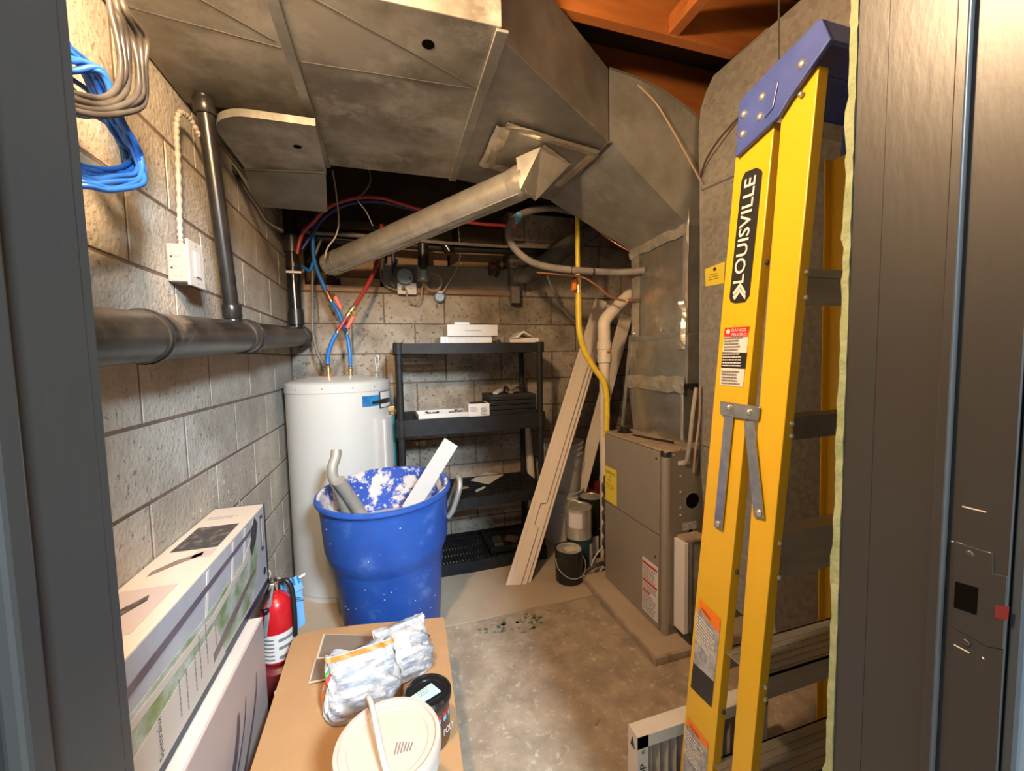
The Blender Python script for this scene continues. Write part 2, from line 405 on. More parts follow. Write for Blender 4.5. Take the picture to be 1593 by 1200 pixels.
# ragged green drywall edge behind the right jamb
b = Mb(); rr = random.Random(5); prev = None; ed = []
z = 0.
while z < 2.4:
    ed.append((z, JR - .0025 + rr.uniform(-.0012, .0012), YD1 + .0095 + rr.uniform(-.001, .001) + .003 * (rr.random() > .93))); z += rr.uniform(.008, .022)
for (z0, x0, y0), (z1, x1, y1) in zip(ed, ed[1:]):
    b.hexa([(x0, YD1, z0), (.9, YD1, z0), (.9, y0, z0), (x0 + .001, y0, z0)], [(x1, YD1, z1), (.9, YD1, z1), (.9, y1, z1), (x1 + .001, y1, z1)])
b.build('drywall_sheet', 'drywall', wf)
Mb().box((XL, YD1, 0), (JL - .03, YD1 + .012, 2.4)).build('drywall_sheet', 'drywall', wf)
dr = sroot('door_1', (.18, .29, 0))
Mb().box((JR, YD0 - .004, 0), (JR + .02, .334, 2.06)).build('jamb', 'frame_paint', dr)
Mb().box((JR - .0005, .334, 0), (JR + .02, YD1, 2.06)).build('jamb_extension', 'frame_paint', dr)
Mb().box((JR - .009, .262, 0), (JR, .272, 2.05)).build('door_stop', 'frame_paint', dr, bevel=.0015)
Mb().box((JL - .02, YD0 - .004, 0), (JL, .352, 2.06)).build('jamb', 'frame_paint', dr, bevel=.002)
Mb().box((JL - .02, .353, 0), (JL - .0025, YD1, 2.06)).build('jamb_extension', 'frame_paint', dr, bevel=.002)
Mb().box((JL, .262, 0), (JL + .011, .279, 2.05)).build('door_stop', 'frame_paint', dr, bevel=.003)
Mb().box((JL, YD0 - .004, 2.04), (JR, YD1, 2.06)).build('jamb_head', 'frame_paint', dr)
Mb().box((JR + .004, YD0 - .016, 0), (JR + .07, YD0 - .004, 2.12)).build('casing', 'frame_shine', dr, bevel=.004)
Mb().box((JL - .07, YD0 - .016, 0), (JL - .004, YD0 - .004, 2.12)).build('casing', 'frame_shine', dr, bevel=.004)
# strike plate on the right jamb
def J(x, y, off=0.): p = U(x, y, X=JR - off); return p
sp = Mb().prism([J(1484, 842), J(1546, 862), J(1546, 893), J(1568, 897), J(1561, 1010), J(1535, 1005), J(1482, 975)], (-.0012, 0, 0)).build('strike_plate', 'frame_paint', dr, bevel=.0004)
Mb().prism([J(1486, 905, .0013), J(1522, 915, .0013), J(1519, 957, .0013), J(1484, 945, .0013)], (-.0004, 0, 0)).build('latch_hole', 'void', sp)
Mb().prism([J(1549, 942, .0013), J(1570, 944, .0013), J(1568, 966, .0013), J(1548, 962, .0013)], (-.0004, 0, 0)).build('red_paint_chip', 'maroon', sp)
for x, y in ((1508, 862), (1502, 1000)):
    Mb().lathe(J(x, y, .0012), [(.0035, 0), (.0025, .0008)], 12, axis=(-1, 0, 0)).build('screw', 'dark_steel', sp)
b = Mb()
for x, y, x2, y2 in ((1497, 789, 1534, 798), (1480, 843, 1498, 848), (1526, 858, 1541, 862), (1484, 1004, 1508, 1017), (1523, 930, 1532, 936), (1534, 997, 1545, 1004), (1528, 1024, 1531, 1027)):
    p, q = J(x, y, .0002), J(x2, y2, .0002); b.prism([p, q, q + ZA * .0012, p + ZA * .0012], (-.0004, 0, 0))
b.build('chipped_paint', 'cream', dr)

# ------------------------------------------------------------------ ducts overhead
ZT = 2.15
t = thing('supply_duct', 'big dusty galvanized sheet metal trunk duct hung under the joists', 'duct', (0, 1.4, ZT))
def seam(p, q, w, parent, mat='galv', h=.008, name='drive_cleat'):
    return Mb().beam(p, q, w, h).build(name, mat, parent, bevel=.002)
# left run (narrower), middle run, transition, sloping drop
Mb().box((-.605, .98, ZT), (-.235, 1.593, ZT + .27)).build('duct_section', 'galv_dirty', t, bevel=.003)
Mb().box((-.23, 1.035, ZT), (.305, 1.925, ZT + .27)).build('duct_section', 'galv_dirty', t, bevel=.003)
A = [(.31, 1.07, ZT), (.31, 1.92, ZT), (.31, 1.92, ZT + .27), (.31, 1.07, ZT + .27)]
B = [(.855, 1.447, ZT), (.90, 2.06, ZT), (.90, 2.06, ZT + .275), (.855, 1.447, ZT + .275)]
Mb().hexa(A, B).build('transition_section', 'galv', t, bevel=.003)
# drop: curved heel on top, flat sloping throat
n = 8; top = []; bot = []
for i in range(n + 1):
    f = i / n
    xb = .862 + (1.302 - .862) * f; zb = ZT + (1.885 - ZT) * f
    a = f * PI / 2
    xt = .862 + (1.62 - .862) * math.sin(a); zt = ZT + .275 - (ZT + .275 - 1.90) * (1 - math.cos(a))
    y0 = 1.449 + (1.525 - 1.449) * f; y1 = 2.06 + (1.965 - 2.06) * f
    top.append((xt, y0, y1, zt)); bot.append((xb, y0, y1, zb))
b = Mb(); vsx = []
for (xt, y0, y1, zt), (xb, _, _, zb) in zip(top, bot): vsx += [(xb, y0, zb), (xb, y1, zb), (xt, y1, zt), (xt, y0, zt)]
fs = [(0, 3, 2, 1), tuple(4 * n + i for i in range(4))]
for i in range(n):
    for k in range(4): fs.append((4 * i + k, 4 * i + (k + 1) % 4, 4 * i + 4 + (k + 1) % 4, 4 * i + 4 + k))
b.add(vsx, fs).build('drop_section', 'galv', t, smooth=30)
tube('edge_bead', [(xt, y0 - .002, zt + .002) for xt, y0, y1, zt in top], .004, 'galv_dark', t, seg=6)
seam((-.232, 1.03, ZT - .004), (-.232, 1.60, ZT - .004), .03, t)
seam((-.232, 1.60, ZT - .004), (-.232, 1.93, ZT - .004), .03, t)
seam((.308, 1.04, ZT - .004), (.308, 1.93, ZT - .004), .034, t)
seam((.308, 1.033, ZT), (.308, 1.033, ZT + .27), .034, t)
seam((.860, 1.445, ZT - .003), (.903, 2.062, ZT - .003), .022, t, 'galv_dark')
seam((.860, 1.442, ZT), (.860, 1.442, ZT + .275), .03, t, 'galv')
# cross-break creases and the standing fold across the middle run
for p, q in (((-.60, 1.21, ZT - .001), (-.25, 1.26, ZT - .001)), ((-.215, 1.30, ZT - .001), (.29, 1.285, ZT - .001)), ((-.60, 1.0, ZT - .001), (-.26, 1.24, ZT - .001)), ((-.215, 1.04, ZT - .001), (.29, 1.28, ZT - .001))):
    Mb().beam(Vector(p) + ZA * .0009, Vector(q) + ZA * .0009, .005, .0012).build('fold_line', 'galv_dark', t)
for x, y in ((.128, 1.142),):
    Mb().lathe((x, y, ZT - .0008), [(.017, 0), (.017, .002)], 20).build('inspection_hole', 'void', t)
# lower boot duct in the back left corner with a rounded heel
t = thing('boot_duct', 'smaller rounded sheet metal boot duct under the trunk by the block wall', 'duct', (-.4, 1.9, 2.06))
Zb = 2.085; rad = .13
ol = [(-.21, 1.50)] + [(-.53 + rad - rad * math.sin(a), 1.50 + rad - rad * math.cos(a)) for a in [i * PI / 2 / 8 for i in range(9)]] + [(-.53, 1.885), (-.225, 1.84)]
Mb().prism([(x, y, Zb) for x, y in ol], (0, 0, .024)).build('boot_section', 'galv_dirty', t, smooth=30)
b = Mb().hexa([(-.535, 1.89, Zb), (-.228, 1.845, Zb), (-.228, 1.845, 2.4), (-.535, 1.89, 2.4)], [(-.585, 2.215, 2.05), (-.275, 2.215, 2.05), (-.275, 2.215, 2.4), (-.585, 2.215, 2.4)])
b.build('boot_section', 'galv', t, bevel=.002)
seam((-.535, 1.888, Zb - .003), (-.226, 1.842, Zb - .003), .014, t, 'galv_dark')
Mb().lathe((-.295, 1.655, Zb - .0008), [(.014, 0), (.014, .002)], 18).build('inspection_hole', 'void', t)
# round branch with a boxy foil-taped takeoff
t = thing('round_duct', 'round tin branch duct sloping down towards the back wall with taped takeoff', 'duct', (.1, 2.1, 2.0))
p0 = Vector(U(812, 283, Z=2.045)); p1 = Vector(U(512, 412, Y=2.62))
dv = (p1 - p0).normalized()
Mb().tube([p0, p0.lerp(p1, .33), p0.lerp(p1, .66), p1], .0625, 28).build('pipe', 'round_tin', t, smooth=40)
sdv = dv.cross(ZA).normalized()
for s in (-1, 1):
    Mb().beam(p0 + sdv * .03 * s - Vector((0, 0, .0585)), p1 + sdv * .03 * s - Vector((0, 0, .0585)), .008, .006).build('lock_seam', 'round_tin', t)
for f in (.985, .93):
    c = p0.lerp(p1, f); Mb().tube([c - dv * .004, c + dv * .004], .0645, 28).build('crimp_ring', 'galv', t, smooth=40)
Mb().tube([p0 - dv * .03, p0, p0 + dv * .05], [.066, .069, .064], 24).build('tape_collar', 'foil', t, smooth=40)
base = [U(790, 190, Z=ZT - .003), U(930, 235, Z=ZT - .003), U(868, 290, Z=ZT - .003), U(752, 262, Z=ZT - .003)]
Mb().prism(base, (0, 0, -.006)).build('takeoff_plate', 'galv', t)
bx = [U(842, 229, Z=ZT - .01), U(868, 258, Z=ZT - .01), U(826, 283, Z=ZT - .01), U(795, 250, Z=ZT - .01)]
mid = p0 - dv * .02
u1 = sdv; u2 = dv.cross(sdv).normalized()
lo4 = [mid + (u1 * a + u2 * c) * .066 for a, c in ((1, -1), (1, 1), (-1, 1), (-1, -1))]
bx2 = [U(842, 228, Z=ZT - .01), U(888, 254, Z=ZT - .01), U(850, 292, Z=ZT - .01), U(797, 248, Z=ZT - .01)]
def best(a, b):
    import itertools
    bb = None
    for r in range(4):
        for fl_ in (1, -1):
            c = [b[(r + fl_ * i) % 4] for i in range(4)]; d = sum((Vector(x) - y).length for x, y in zip(a, c))
            if bb is None or d < bb[0]: bb = (d, c)
    return bb[1]
Mb().hexa(bx2, best(bx2, lo4)).build('takeoff_boot', 'round_tin', t, smooth=20)
def tape(pts, w, parent, z, name='foil_tape', seed=1, mat='foil'):
    """crumpled foil tape strip along pts on a horizontal underside"""
    rr = random.Random(seed); b = Mb(); pts = smooth_path(pts, 6); vv = []
    for i, p in enumerate(pts):
        d = (pts[min(i + 1, len(pts) - 1)] - pts[max(i - 1, 0)]).normalized(); s = d.cross(ZA).normalized()
        for k in (-1, -.4, .3, 1):
            vv.append(p + s * (w / 2 * k * rr.uniform(.85, 1.12)) + ZA * (-.002 - rr.uniform(0, .008) * (abs(k) < .9)))
    fs = [(4 * i + k, 4 * i + k + 1, 4 * i + 5 + k, 4 * i + 4 + k) for i in range(len(pts) - 1) for k in range(3)]
    return b.add(vv, fs).build(name, mat, parent)
tape([U(788, 196, Z=ZT - .008), U(928, 238, Z=ZT - .008)], .045, t, 0, seed=1)
tape([U(926, 238, Z=ZT - .008), U(868, 288, Z=ZT - .008)], .045, t, 0, seed=2)
tape([U(784, 196, Z=ZT - .008), U(756, 258, Z=ZT - .008)], .06, t, 0, seed=3)
tape([U(762, 256, Z=ZT - .008), U(800, 268, Z=ZT - .008)], .05, t, 0, seed=4)
tape([U(842, 226, Z=ZT - .01), U(884, 256, Z=ZT - .01)], .03, t, 0, seed=5)
q = [U(824, 268, D=1.60), U(836, 266, D=1.60), U(835, 277, D=1.60), U(824, 279, D=1.60)]

# ------------------------------------------------------------------ furnace, plenum, return
PX, PY0, PY1 = 1.302, 1.525, 1.968
t = thing('supply_plenum', 'tall shiny sheet metal plenum box standing on the furnace', 'plenum', (1.5, 1.75, .885))
Mb().box((PX, PY0, 1.40), (1.70, PY1, 1.895)).build('upper_casing', 'bright_tin', t, bevel=.003)
Mb().box((PX - .008, PY0 - .012, 1.17), (1.70, PY1 + .008, 1.40)).build('coil_casing', 'bright_tin', t, bevel=.004)
Mb().hexa([(PX + .005, PY0 + .02, .885), (1.70, PY0 + .02, .885), (1.70, PY1 - .01, .885), (PX + .005, PY1 - .01, .885)],
          [(PX + .008, PY0 + .03, 1.17), (1.70, PY0 + .03, 1.17), (1.70, PY1 + .03, 1.17), (PX - .004, PY1 + .03, 1.17)]).build('lower_casing', 'bright_tin', t, bevel=.003)
def vtape(pts, w, wdir, nrm, parent, seed, mat='foil', amp=.006):
    rr = random.Random(seed); vv = []; pts = smooth_path(pts, 5); wdir = Vector(wdir); nrm = Vector(nrm)
    for p in pts:
        for k in (-1, -.35, .35, 1): vv.append(p + wdir * (w / 2 * k * rr.uniform(.85, 1.15)) + nrm * (.001 + rr.uniform(0, amp) * (abs(k) < .9)))
    return Mb().add(vv, [(4 * i + k, 4 * i + k + 1, 4 * i + 5 + k, 4 * i + 4 + k) for i in range(len(pts) - 1) for k in range(3)]).build('foil_tape', mat, parent)
vtape([(PX - .006, PY0, 1.885), (PX - .006, 1.75, 1.88), (PX - .006, PY1, 1.875)], .07, ZA, -XA, t, 11, amp=.012)
vtape([(PX - .009, PY0, 1.405), (PX - .009, 1.75, 1.395), (PX - .009, PY1, 1.40)], .03, ZA, -XA, t, 12, 'galv', .004)
vtape([(PX - .010, PY0, 1.165), (PX - .01, 1.75, 1.16), (PX - .010, PY1 + .03, 1.165)], .075, ZA, -XA, t, 13, amp=.009)
vtape([(PX - .002, PY1 - .045, 1.40), (PX - .002, PY1 - .045, 1.65), (PX - .002, PY1 - .045, 1.88)], .075, YA, -XA, t, 14, amp=.003)
vtape([(PX - .001, PY0 + .012, 1.40), (PX - .001, PY0 + .012, 1.6), (PX - .001, PY0 + .01, 1.90), (PX - .03, PY0 - .02, 2.20)], .035, YA, -XA, t, 15, amp=.006)
vtape([(PX - .010, PY0 + .02, 1.33), (PX - .010, PY0 + .02, 1.45), (PX - .008, PY0 + .02, 1.55)], .05, YA, -XA, t, 16, amp=.018)
vtape([(PX + .002, PY0 + .03, .90), (PX, PY0 + .03, 1.15)], .02, YA, -XA, t, 17, amp=.003)
for y, z in ((1.93, 1.43), (1.70, 1.43), (1.56, 1.45), (1.60, 1.20)):
    Mb().lathe((PX - .009, y, z), [(.006, 0), (.003, .004)], 10, axis=(-1, 0, 0)).build('screw', 'rivet', t)
Mb().beam((PX - .02, 1.945, 1.42), (PX - .03, 2.015, .90), .012, .012).build('brace_bar', 'galv', t)

FX, FY0, FY1, FZ0, FZ1 = 1.13, 1.456, 1.972, .036, .885
t = thing('furnace', 'grey upright gas furnace cabinet with energy label on a concrete pad', 'furnace', (1.4, 1.7, FZ0))
Mb().box((FX + .012, FY0, FZ0), (1.80, FY1, FZ1)).build('cabinet', 'furnace_side', t, bevel=.004)
Mb().box((FX, FY0 + .038, .49), (FX + .03, FY1 - .002, FZ1 - .012)).build('upper_door', 'furnace', t, bevel=.003)
Mb().box((FX, FY0 + .038, FZ0 + .006), (FX + .03, FY1 - .002, .485)).build('lower_door', 'furnace', t, bevel=.003)
Mb().tube([(FX + .022, FY0 + .018, FZ0 + .004), (FX + .022, FY0 + .018, FZ1 - .03)], .022, 20).build('corner_post', 'furnace', t, smooth=40)
Mb().lathe((FX + .024, FY0 + .02, FZ1 - .03), [(.024, 0), (.024, .022), (.018, .03), (0, .032)], 16).build('corner_cap', 'cable_black', t, smooth=40)
Mb().box((FX + .004, FY0 - .002, FZ1 - .01), (1.802, FY1 + .002, FZ1 + .002)).build('top_panel', 'pad', t, bevel=.003)
for p in ((FX - .001, FY0 + .055, .84), (FX - .001, FY0 + .06, .38)):
    Mb().lathe(p, [(.006, 0), (.004, .004)], 10, axis=(-1, 0, 0)).build('screw', 'dark_steel', t)
# side (faces the door): knockouts, screws, plates
def K(x, y): return U(x, y, Y=FY0)
for x, y, r in ((1077, 779, .036), (1056, 841, .018), (1074, 828, .013), (1056, 898, .011), (1053, 924, .012)):
    c = K(x, y); Mb().lathe(c + Vector((0, .0005, 0)), [(r, 0), (r, .0012)], 24, axis=(0, -1, 0)).build('knockout_hole', 'void', t)
    Mb().lathe(c, [(r * 1.12, 0), (r * 1.12, .001), (r, .0013), (r, 0)], 24, axis=(0, -1, 0), closed=True).build('knockout_rim', 'galv', t)
for x, y in ((1048, 708), (1058, 699), (1059, 741), (1059, 766), (1059, 790), (1059, 802)):
    Mb().lathe(K(x, y), [(.006, 0), (.004, .004)], 10, axis=(0, -1, 0)).build('screw', 'rivet', t)
c = K(1062, 814); frame_rect(c, XA, ZA, 0, -.035, .075, 0).build('rating_plate', 'label_grey', t)
c = K(1055, 722); frame_rect(c, XA, ZA, 0, -.006, .06, .012, .004).build('bracket', 'label_white', t)
# yellow energy label and warning label on the doors
eo = Vector((FX - .0008, 1.962, .50)); E1 = -YA; E2 = ZA
lb = frame_rect(eo, E1, E2, 0, 0, .118, .195).build('energy_label', 'label_yellow', t)
text('ENERGUIDE', eo + E1 * .008 + E2 * .158, E1, E2, .016, 'ink', lb, .098)
Mb().prism([eo + E1 * .055 + E2 * .150, eo + E1 * .049 + E2 * .140, eo + E1 * .061 + E2 * .140], (-.0012, 0, 0)).build('printed_arrow', 'ink', lb)
text('95.0', eo + E1 * .025 + E2 * .115, E1, E2, .014, 'ink', lb)
lines(eo + E1 * .01 + E2 * .07, E1, E2, .09, .035, 4, 'ink', lb, seed=4, fill=.25)
lo_ = Vector((FX - .0008, 1.615, .072))
lb = frame_rect(lo_, E1, E2, 0, 0, .118, .265).build('warning_label', 'label_white', t)
for k, z in enumerate((.236, .15, .10)): frame_rect(lo_, E1, E2, .004, z, (.112 if k < 2 else .06), z + .012, .0014).build('printed_bar', 'label_red', lb)
lines(lo_ + E1 * .006 + E2 * .165, E1, E2, .104, .065, 6, 'ink_grey', lb, seed=5, th=.0014)
lines(lo_ + E1 * .006 + E2 * .115, E1, E2, .104, .03, 3, 'ink_grey', lb, seed=6, th=.0014)
lines(lo_ + E1 * .006 + E2 * .006, E1, E2, .104, .09, 9, 'ink_grey', lb, seed=7, th=.0014)
# top: black pipe collar, strap
Mb().lathe((1.215, 1.90, FZ1), [(.042, 0), (.042, .006), (.026, .008), (.026, .026), (.0, .027)], 20).build('flue_cap', 'black_plastic', t, smooth=40)
tube('strap', [(1.20, 1.80, FZ1 + .006), (1.22, 1.68, FZ1 + .008), (1.25, 1.55, FZ1 + .012)], .005, 'cable_black', t, seg=6)

Mb_ = Mb().box((1.01, 1.355, 0), (1.95, 2.045, FZ0)).build('equipment_pad', 'pad', None, bevel=.004)
tag(Mb_, 'low rough concrete patio slab under the furnace', 'concrete pad')
tl = Mb().box((1.02, 1.365, FZ0), (1.94, 2.03, FZ0 + .0015)).build('pad_top', 'slab', Mb_)

t = thing('filter_rack', 'dusty filter slot frame between furnace side and return duct', 'filter rack', (1.22, 1.40, .04))
Mb().box((1.178, 1.385, .082), (1.20, 1.452, .492)).build('front_rail', 'label_white', t, bevel=.002)
Mb().box((1.205, 1.39, .075), (1.225, 1.452, .49)).build('door', 'galv', t, bevel=.002)
Mb().box((1.23, 1.40, .075), (1.30, 1.452, .485)).build('body', 'galv_dirty', t, bevel=.002)
Mb().box((1.19, 1.388, .49), (1.30, 1.45, .505)).build('top_trim', 'pad', t, bevel=.002)
Mb().box((1.20, 1.37, .0375), (1.27, 1.45, .075)).build('foot', 'dark_steel', t, bevel=.002)

RX = 1.312
t = thing('return_duct', 'large spangled galvanized return air duct beside the furnace', 'duct', (1.6, 1.1, .2))
ol = [U(x, y, X=RX) for x, y in ((1088, 700), (1090, 430), (1090, 290), (1088, 220), (1091, 172), (1099, 145), (1111, 118), (1128, 86), (1150, 50), (1172, 22), (1196, 0), (1218, -22), (1250, -55))]
ol = [(RX, p.y, p.z) for p in ol]
poly = [(RX, 1.06, .24), (RX, 1.24, .26), (RX, 1.40, .42)] + ol + [(RX, .62, 2.78), (RX, .50, 2.44), (RX, .50, 2.12), (RX, .86, 2.12), (RX, .97, 2.09), (RX, 1.04, 2.03), (RX, 1.075, 1.94), (RX, 1.085, 1.8), (RX, 1.09, .50), (RX, 1.075, .36)]
poly = [(x, y, min(z, 2.44)) for x, y, z in poly]
Mb().prism(poly, (.45, 0, 0)).build('casing', 'spangle', t)
for p, q in ((U(1092, 296, X=RX - .001), U(1262, 222, X=RX - .001)), (U(1212, -5, X=RX - .001), U(1212, 120, X=RX - .001)), ((RX - .001, 1.43, .9), (RX - .001, 1.095, .9))):
    Mb().beam(p, q, .004, .006).build('lap_seam', 'galv_dark', t)
Mb().tube([(RX, y, z) for x, y, z in poly[3:14]], .004, 6).build('edge_bead', 'galv', t)
st = [U(1097, 419, X=RX - .001), U(1128, 407, X=RX - .001), U(1126, 441, X=RX - .001), U(1098, 446, X=RX - .001)]
sk = Mb().prism(st, (-.0008, 0, 0)).build('yellow_sticker', 'label_yellow', t)
o = st[3] + Vector((0, 0, .02))
lines(U(1103, 438, X=RX - .002), (U(1123, 433, X=RX) - U(1103, 438, X=RX)).normalized(), ZA, .06, .03, 3, 'ink', sk, seed=9, fill=.2)
Mb().lathe(U(1112, 419, X=RX - .002), [(.008, 0), (.008, .001)], 10, axis=(-1, 0, 0)).build('printed_emblem', 'ink', sk)

# thermostat/conduit runs near the furnace
def lab(o, l, c, g=None): return tag(o, l, c, g)
o = tube('flexible_conduit', [U(1083, 604, Y=1.44), U(1078, 640, Y=1.42), U(1073, 690, Y=1.42), U(1069, 715, Y=1.435), U(1066, 722, Y=1.45)], .009, 'conduit', None)
lab(o, 'short ribbed metal conduit curving down into the furnace side', 'conduit')
for k in range(26):
    pass
o = tube('thermostat_cable', [U(1089, 600, Y=1.43), U(1088, 650, Y=1.43), U(1082, 700, Y=1.42), U(1079, 735, Y=1.44)], .005, 'cable_tan', None)
lab(o, 'thin brown cable dropping beside the ribbed conduit at the furnace', 'cable')
o = tube('control_cable', [U(992, 132, Y=1.45), U(1020, 160, Y=1.44), U(1045, 200, Y=1.43), U(1070, 245, Y=1.42), U(1090, 282, Y=1.42)], .004, 'cable_tan', None)
lab(o, 'thin cable looping over the sloping duct drop to the return duct', 'cable')
o = tube('tan_cable', [U(1090, 275, X=RX - .01), U(1098, 250, X=RX - .02), U(1115, 222, X=RX - .03), U(1135, 198, X=RX - .02), U(1152, 180, X=RX - .01)], .004, 'wood_dark', None)
lab(o, 'dark cable curving across the return duct behind the blue ladder cap', 'cable')

# ------------------------------------------------------------------ stepladder
t = thing('stepladder', 'yellow fibreglass stepladder with blue top folded beside the door frame', 'ladder', (.98, .74, 0))
xl = lambda z: .80 - (1.6 - z) * .05
xr = lambda z: 1.14 + (1.6 - z) * .088
yf1 = lambda z: .86 - .047 * (z - .25)
yf2 = lambda z: .757 - .044 * (z - .25)
yn1 = lambda z: .703 - .019 * (z - .25)
yn2 = lambda z: .655 - .035 * (z - .25)
TH = .004
def rail(xf, ya, yb, z0, z1, sgn, fw=.027):
    """C-channel rail: web on the outside, flanges turned inward"""
    b = Mb()
    def ring(z):
        x = xf(z); a = ya(z); c = yb(z); i = sgn
        return [Vector(p) for p in ((x, a, z), (x, c, z), (x + i * fw, c, z), (x + i * fw, c + TH, z), (x + i * TH, c + TH, z), (x + i * TH, a - TH, z), (x + i * fw, a - TH, z), (x + i * fw, a, z))]
    A, B = ring(z0), ring(z1); n = 8
    b.add(A + B, [(i, (i + 1) % n, n + (i + 1) % n, n + i) for i in range(n)] + [(0, 1, 4, 5), (1, 2, 3, 4), (5, 6, 7, 0), (8, 9, 12, 13), (9, 10, 11, 12), (13, 14, 15, 8)])
    return b
rails = {}
for nm, xf, sg in (('l', xl, 1), ('r', xr, -1)):
    rails[nm + 'f'] = rail(xf, yf1, yf2, 0.012, 1.80, sg).build('front_rail', 'yellow', t, bevel=.0025)
    rails[nm + 'n'] = rail(xf, yn1, yn2, 0.012, 1.855, sg).build('rear_rail', 'yellow', t, bevel=.0025)
    for ya, yb in ((yf1, yf2), (yn1, yn2)):
        x = xf(.02); a, c = sorted((x - sg * .004, x + sg * .032))
        Mb().box((a, yb(0) - .004, 0), (c, ya(0) + .004, .035)).build('rubber_foot', 'black_plastic', t, bevel=.003)
# steps between the front rails (broad treads), braces between the rear rails
def zn(x, y): return U(x, y, X=xl(1.3)).z
for zt in (.575, .27):
    a, c = xl(zt) + .006, xr(zt) - .006; y0, y1 = yn2(zt) + .010, yf2(zt) + .012
    b = Mb().box((a, y0, zt - .003), (c, y1, zt)).box((a, y0, zt - .055), (c, y0 + .004, zt)).box((a, y1 - .004, zt - .055), (c, y1, zt))
    st_ = b.build('step', 'aluminium', t)
    g = Mb()
    for k in range(5):
        y = y0 + .010 + k * (y1 - y0 - .02) / 5; g.box((a + .004, y, zt), (c - .004, y + .005, zt + .0015))
    g.build('tread_ribs', 'aluminium', st_)
    for dz in (.012, .04): Mb().lathe((xl(zt) + .018, yn2(zt) - .0005, zt - dz), [(.006, 0), (.006, .002), (.003, .005)], 12, axis=(0, -1, 0)).build('rivet', 'zinc', st_, smooth=40)
for zt, hh, m in ((1.475, .075, 'aluminium'), (1.165, .05, 'galv_dark'), (.905, .10, 'aluminium')):
    a, c = xl(zt) + .005, xr(zt) - .005
    y = yn2(zt) + .012
    b = Mb().box((a, y, zt - hh), (c, y + .004, zt))
    if zt > 1.3: b.box((a, y - .003, zt - .018), (c, y + .004, zt)).box((a, y - .003, zt - hh), (c, y + .004, zt - hh + .018))
    b.box((a, y, zt - .003), (c, y + .045, zt))
    br = b.build('rear_brace', m, t, bevel=.001)
    for dz in (.012, hh - .012):
        Mb().lathe((xl(zt) + .018, yn2(zt) - .0005, zt - dz), [(.006, 0), (.006, .002), (.003, .005)], 12, axis=(0, -1, 0)).build('rivet', 'zinc', br, smooth=40)
# top cap
def L_(x, y, X=.795): p = U(x, y, X=X); return Vector((X, p.y, p.z))
cap_out = [L_(1143, 246), L_(1149, 160), L_(1152, 155), L_(1205, 98), L_(1212, 92), L_(1272, 30), L_(1278, 29), L_(1292, 60), L_(1226, 155), L_(1210, 182)]
cp = Mb().prism(cap_out, (.012, 0, 0)).build('top_cap', 'ladder_blue', t, bevel=.003)
wcap = xr(1.8) - .785
Mb().prism([p + Vector((wcap, 0, 0)) for p in cap_out], (.012, 0, 0)).build('cap_side', 'ladder_blue', cp, bevel=.003)
b = Mb()
for p_, q_ in zip(cap_out[1:7], cap_out[2:8]):
    d_ = q_ - p_; n_ = Vector((0, d_.z, -d_.y)).normalized() * .010
    if n_.z > 0 or (abs(n_.z) < 1e-6): n_ = -n_
    if d_.z < 0 and abs(d_.z) > abs(d_.y): n_ = Vector((0, .010, 0))
    b.prism([v_ + XA * .003 for v_ in (p_, q_, q_ + n_, p_ + n_)], (wcap + .006, 0, 0))
b.build('cap_tray', 'ladder_blue', cp)
for x, y, r in ((1247, 100, .009), (1186, 151, .009), (1157, 178, .009), (1182, 182, .009), (1155, 209, .009), (1246, 147, .006)):
    par = cp if r > .007 else t
    pp = L_(x, y, .795 if r > .007 else xl(1.72))
    Mb().lathe(pp, [(r, 0), (r * .95, .002), (r * .55, .005), (0, .006)], 14, axis=(-1, 0, 0)).build('rivet', 'rivet', par, smooth=50)
Mb().prism([L_(1193, 120) , L_(1212, 128), L_(1204, 168), L_(1190, 185)], (-.003, 0, 0)).build('cap_rib', 'ladder_blue', cp, bevel=.001)
# brand sticker, running up the front rail
def S(x, y, off=.0008):
    X = .78
    for _ in range(4):
        p = U(x, y, X=X); X = xl(p.z) - off
    return Vector((X, p.y, p.z))
def ladder_text(s, p0_, p1_, h, mat, par, w): # text along p0->p1
    e1 = (p1_ - p0_).normalized(); nn = Vector((-1, 0, -.05)).normalized(); e2 = nn.cross(e1).normalized()
    return text(s, p0_, e1, e2, h, mat, par, w, bold=.012)
sk = Mb().prism([S(1135, 463), S(1137, 470), S(1144, 472), S(1159, 470), S(1166, 460), S(1186, 268), S(1184, 264), S(1177, 261), S(1160, 268), S(1154, 280)], (-.0008, 0, 0)).build('brand_sticker', 'label_black', rails['lf'])
a_, c_ = S(1157, 440, .0018), S(1177, 272, .0018)
ladder_text('LOUISVILLE', a_, c_, .030, 'label_white', sk, (c_ - a_).length)
for dx in (0, 6):
    Mb().prism([S(1140, 462 - dx, .002), S(1152, 446 - dx, .002), S(1160, 460 - dx, .002), S(1159, 466 - dx, .002), S(1151, 455 - dx, .002), S(1143, 467 - dx, .002)], (-.0006, 0, 0)).build('printed_chevron', 'label_white', sk)
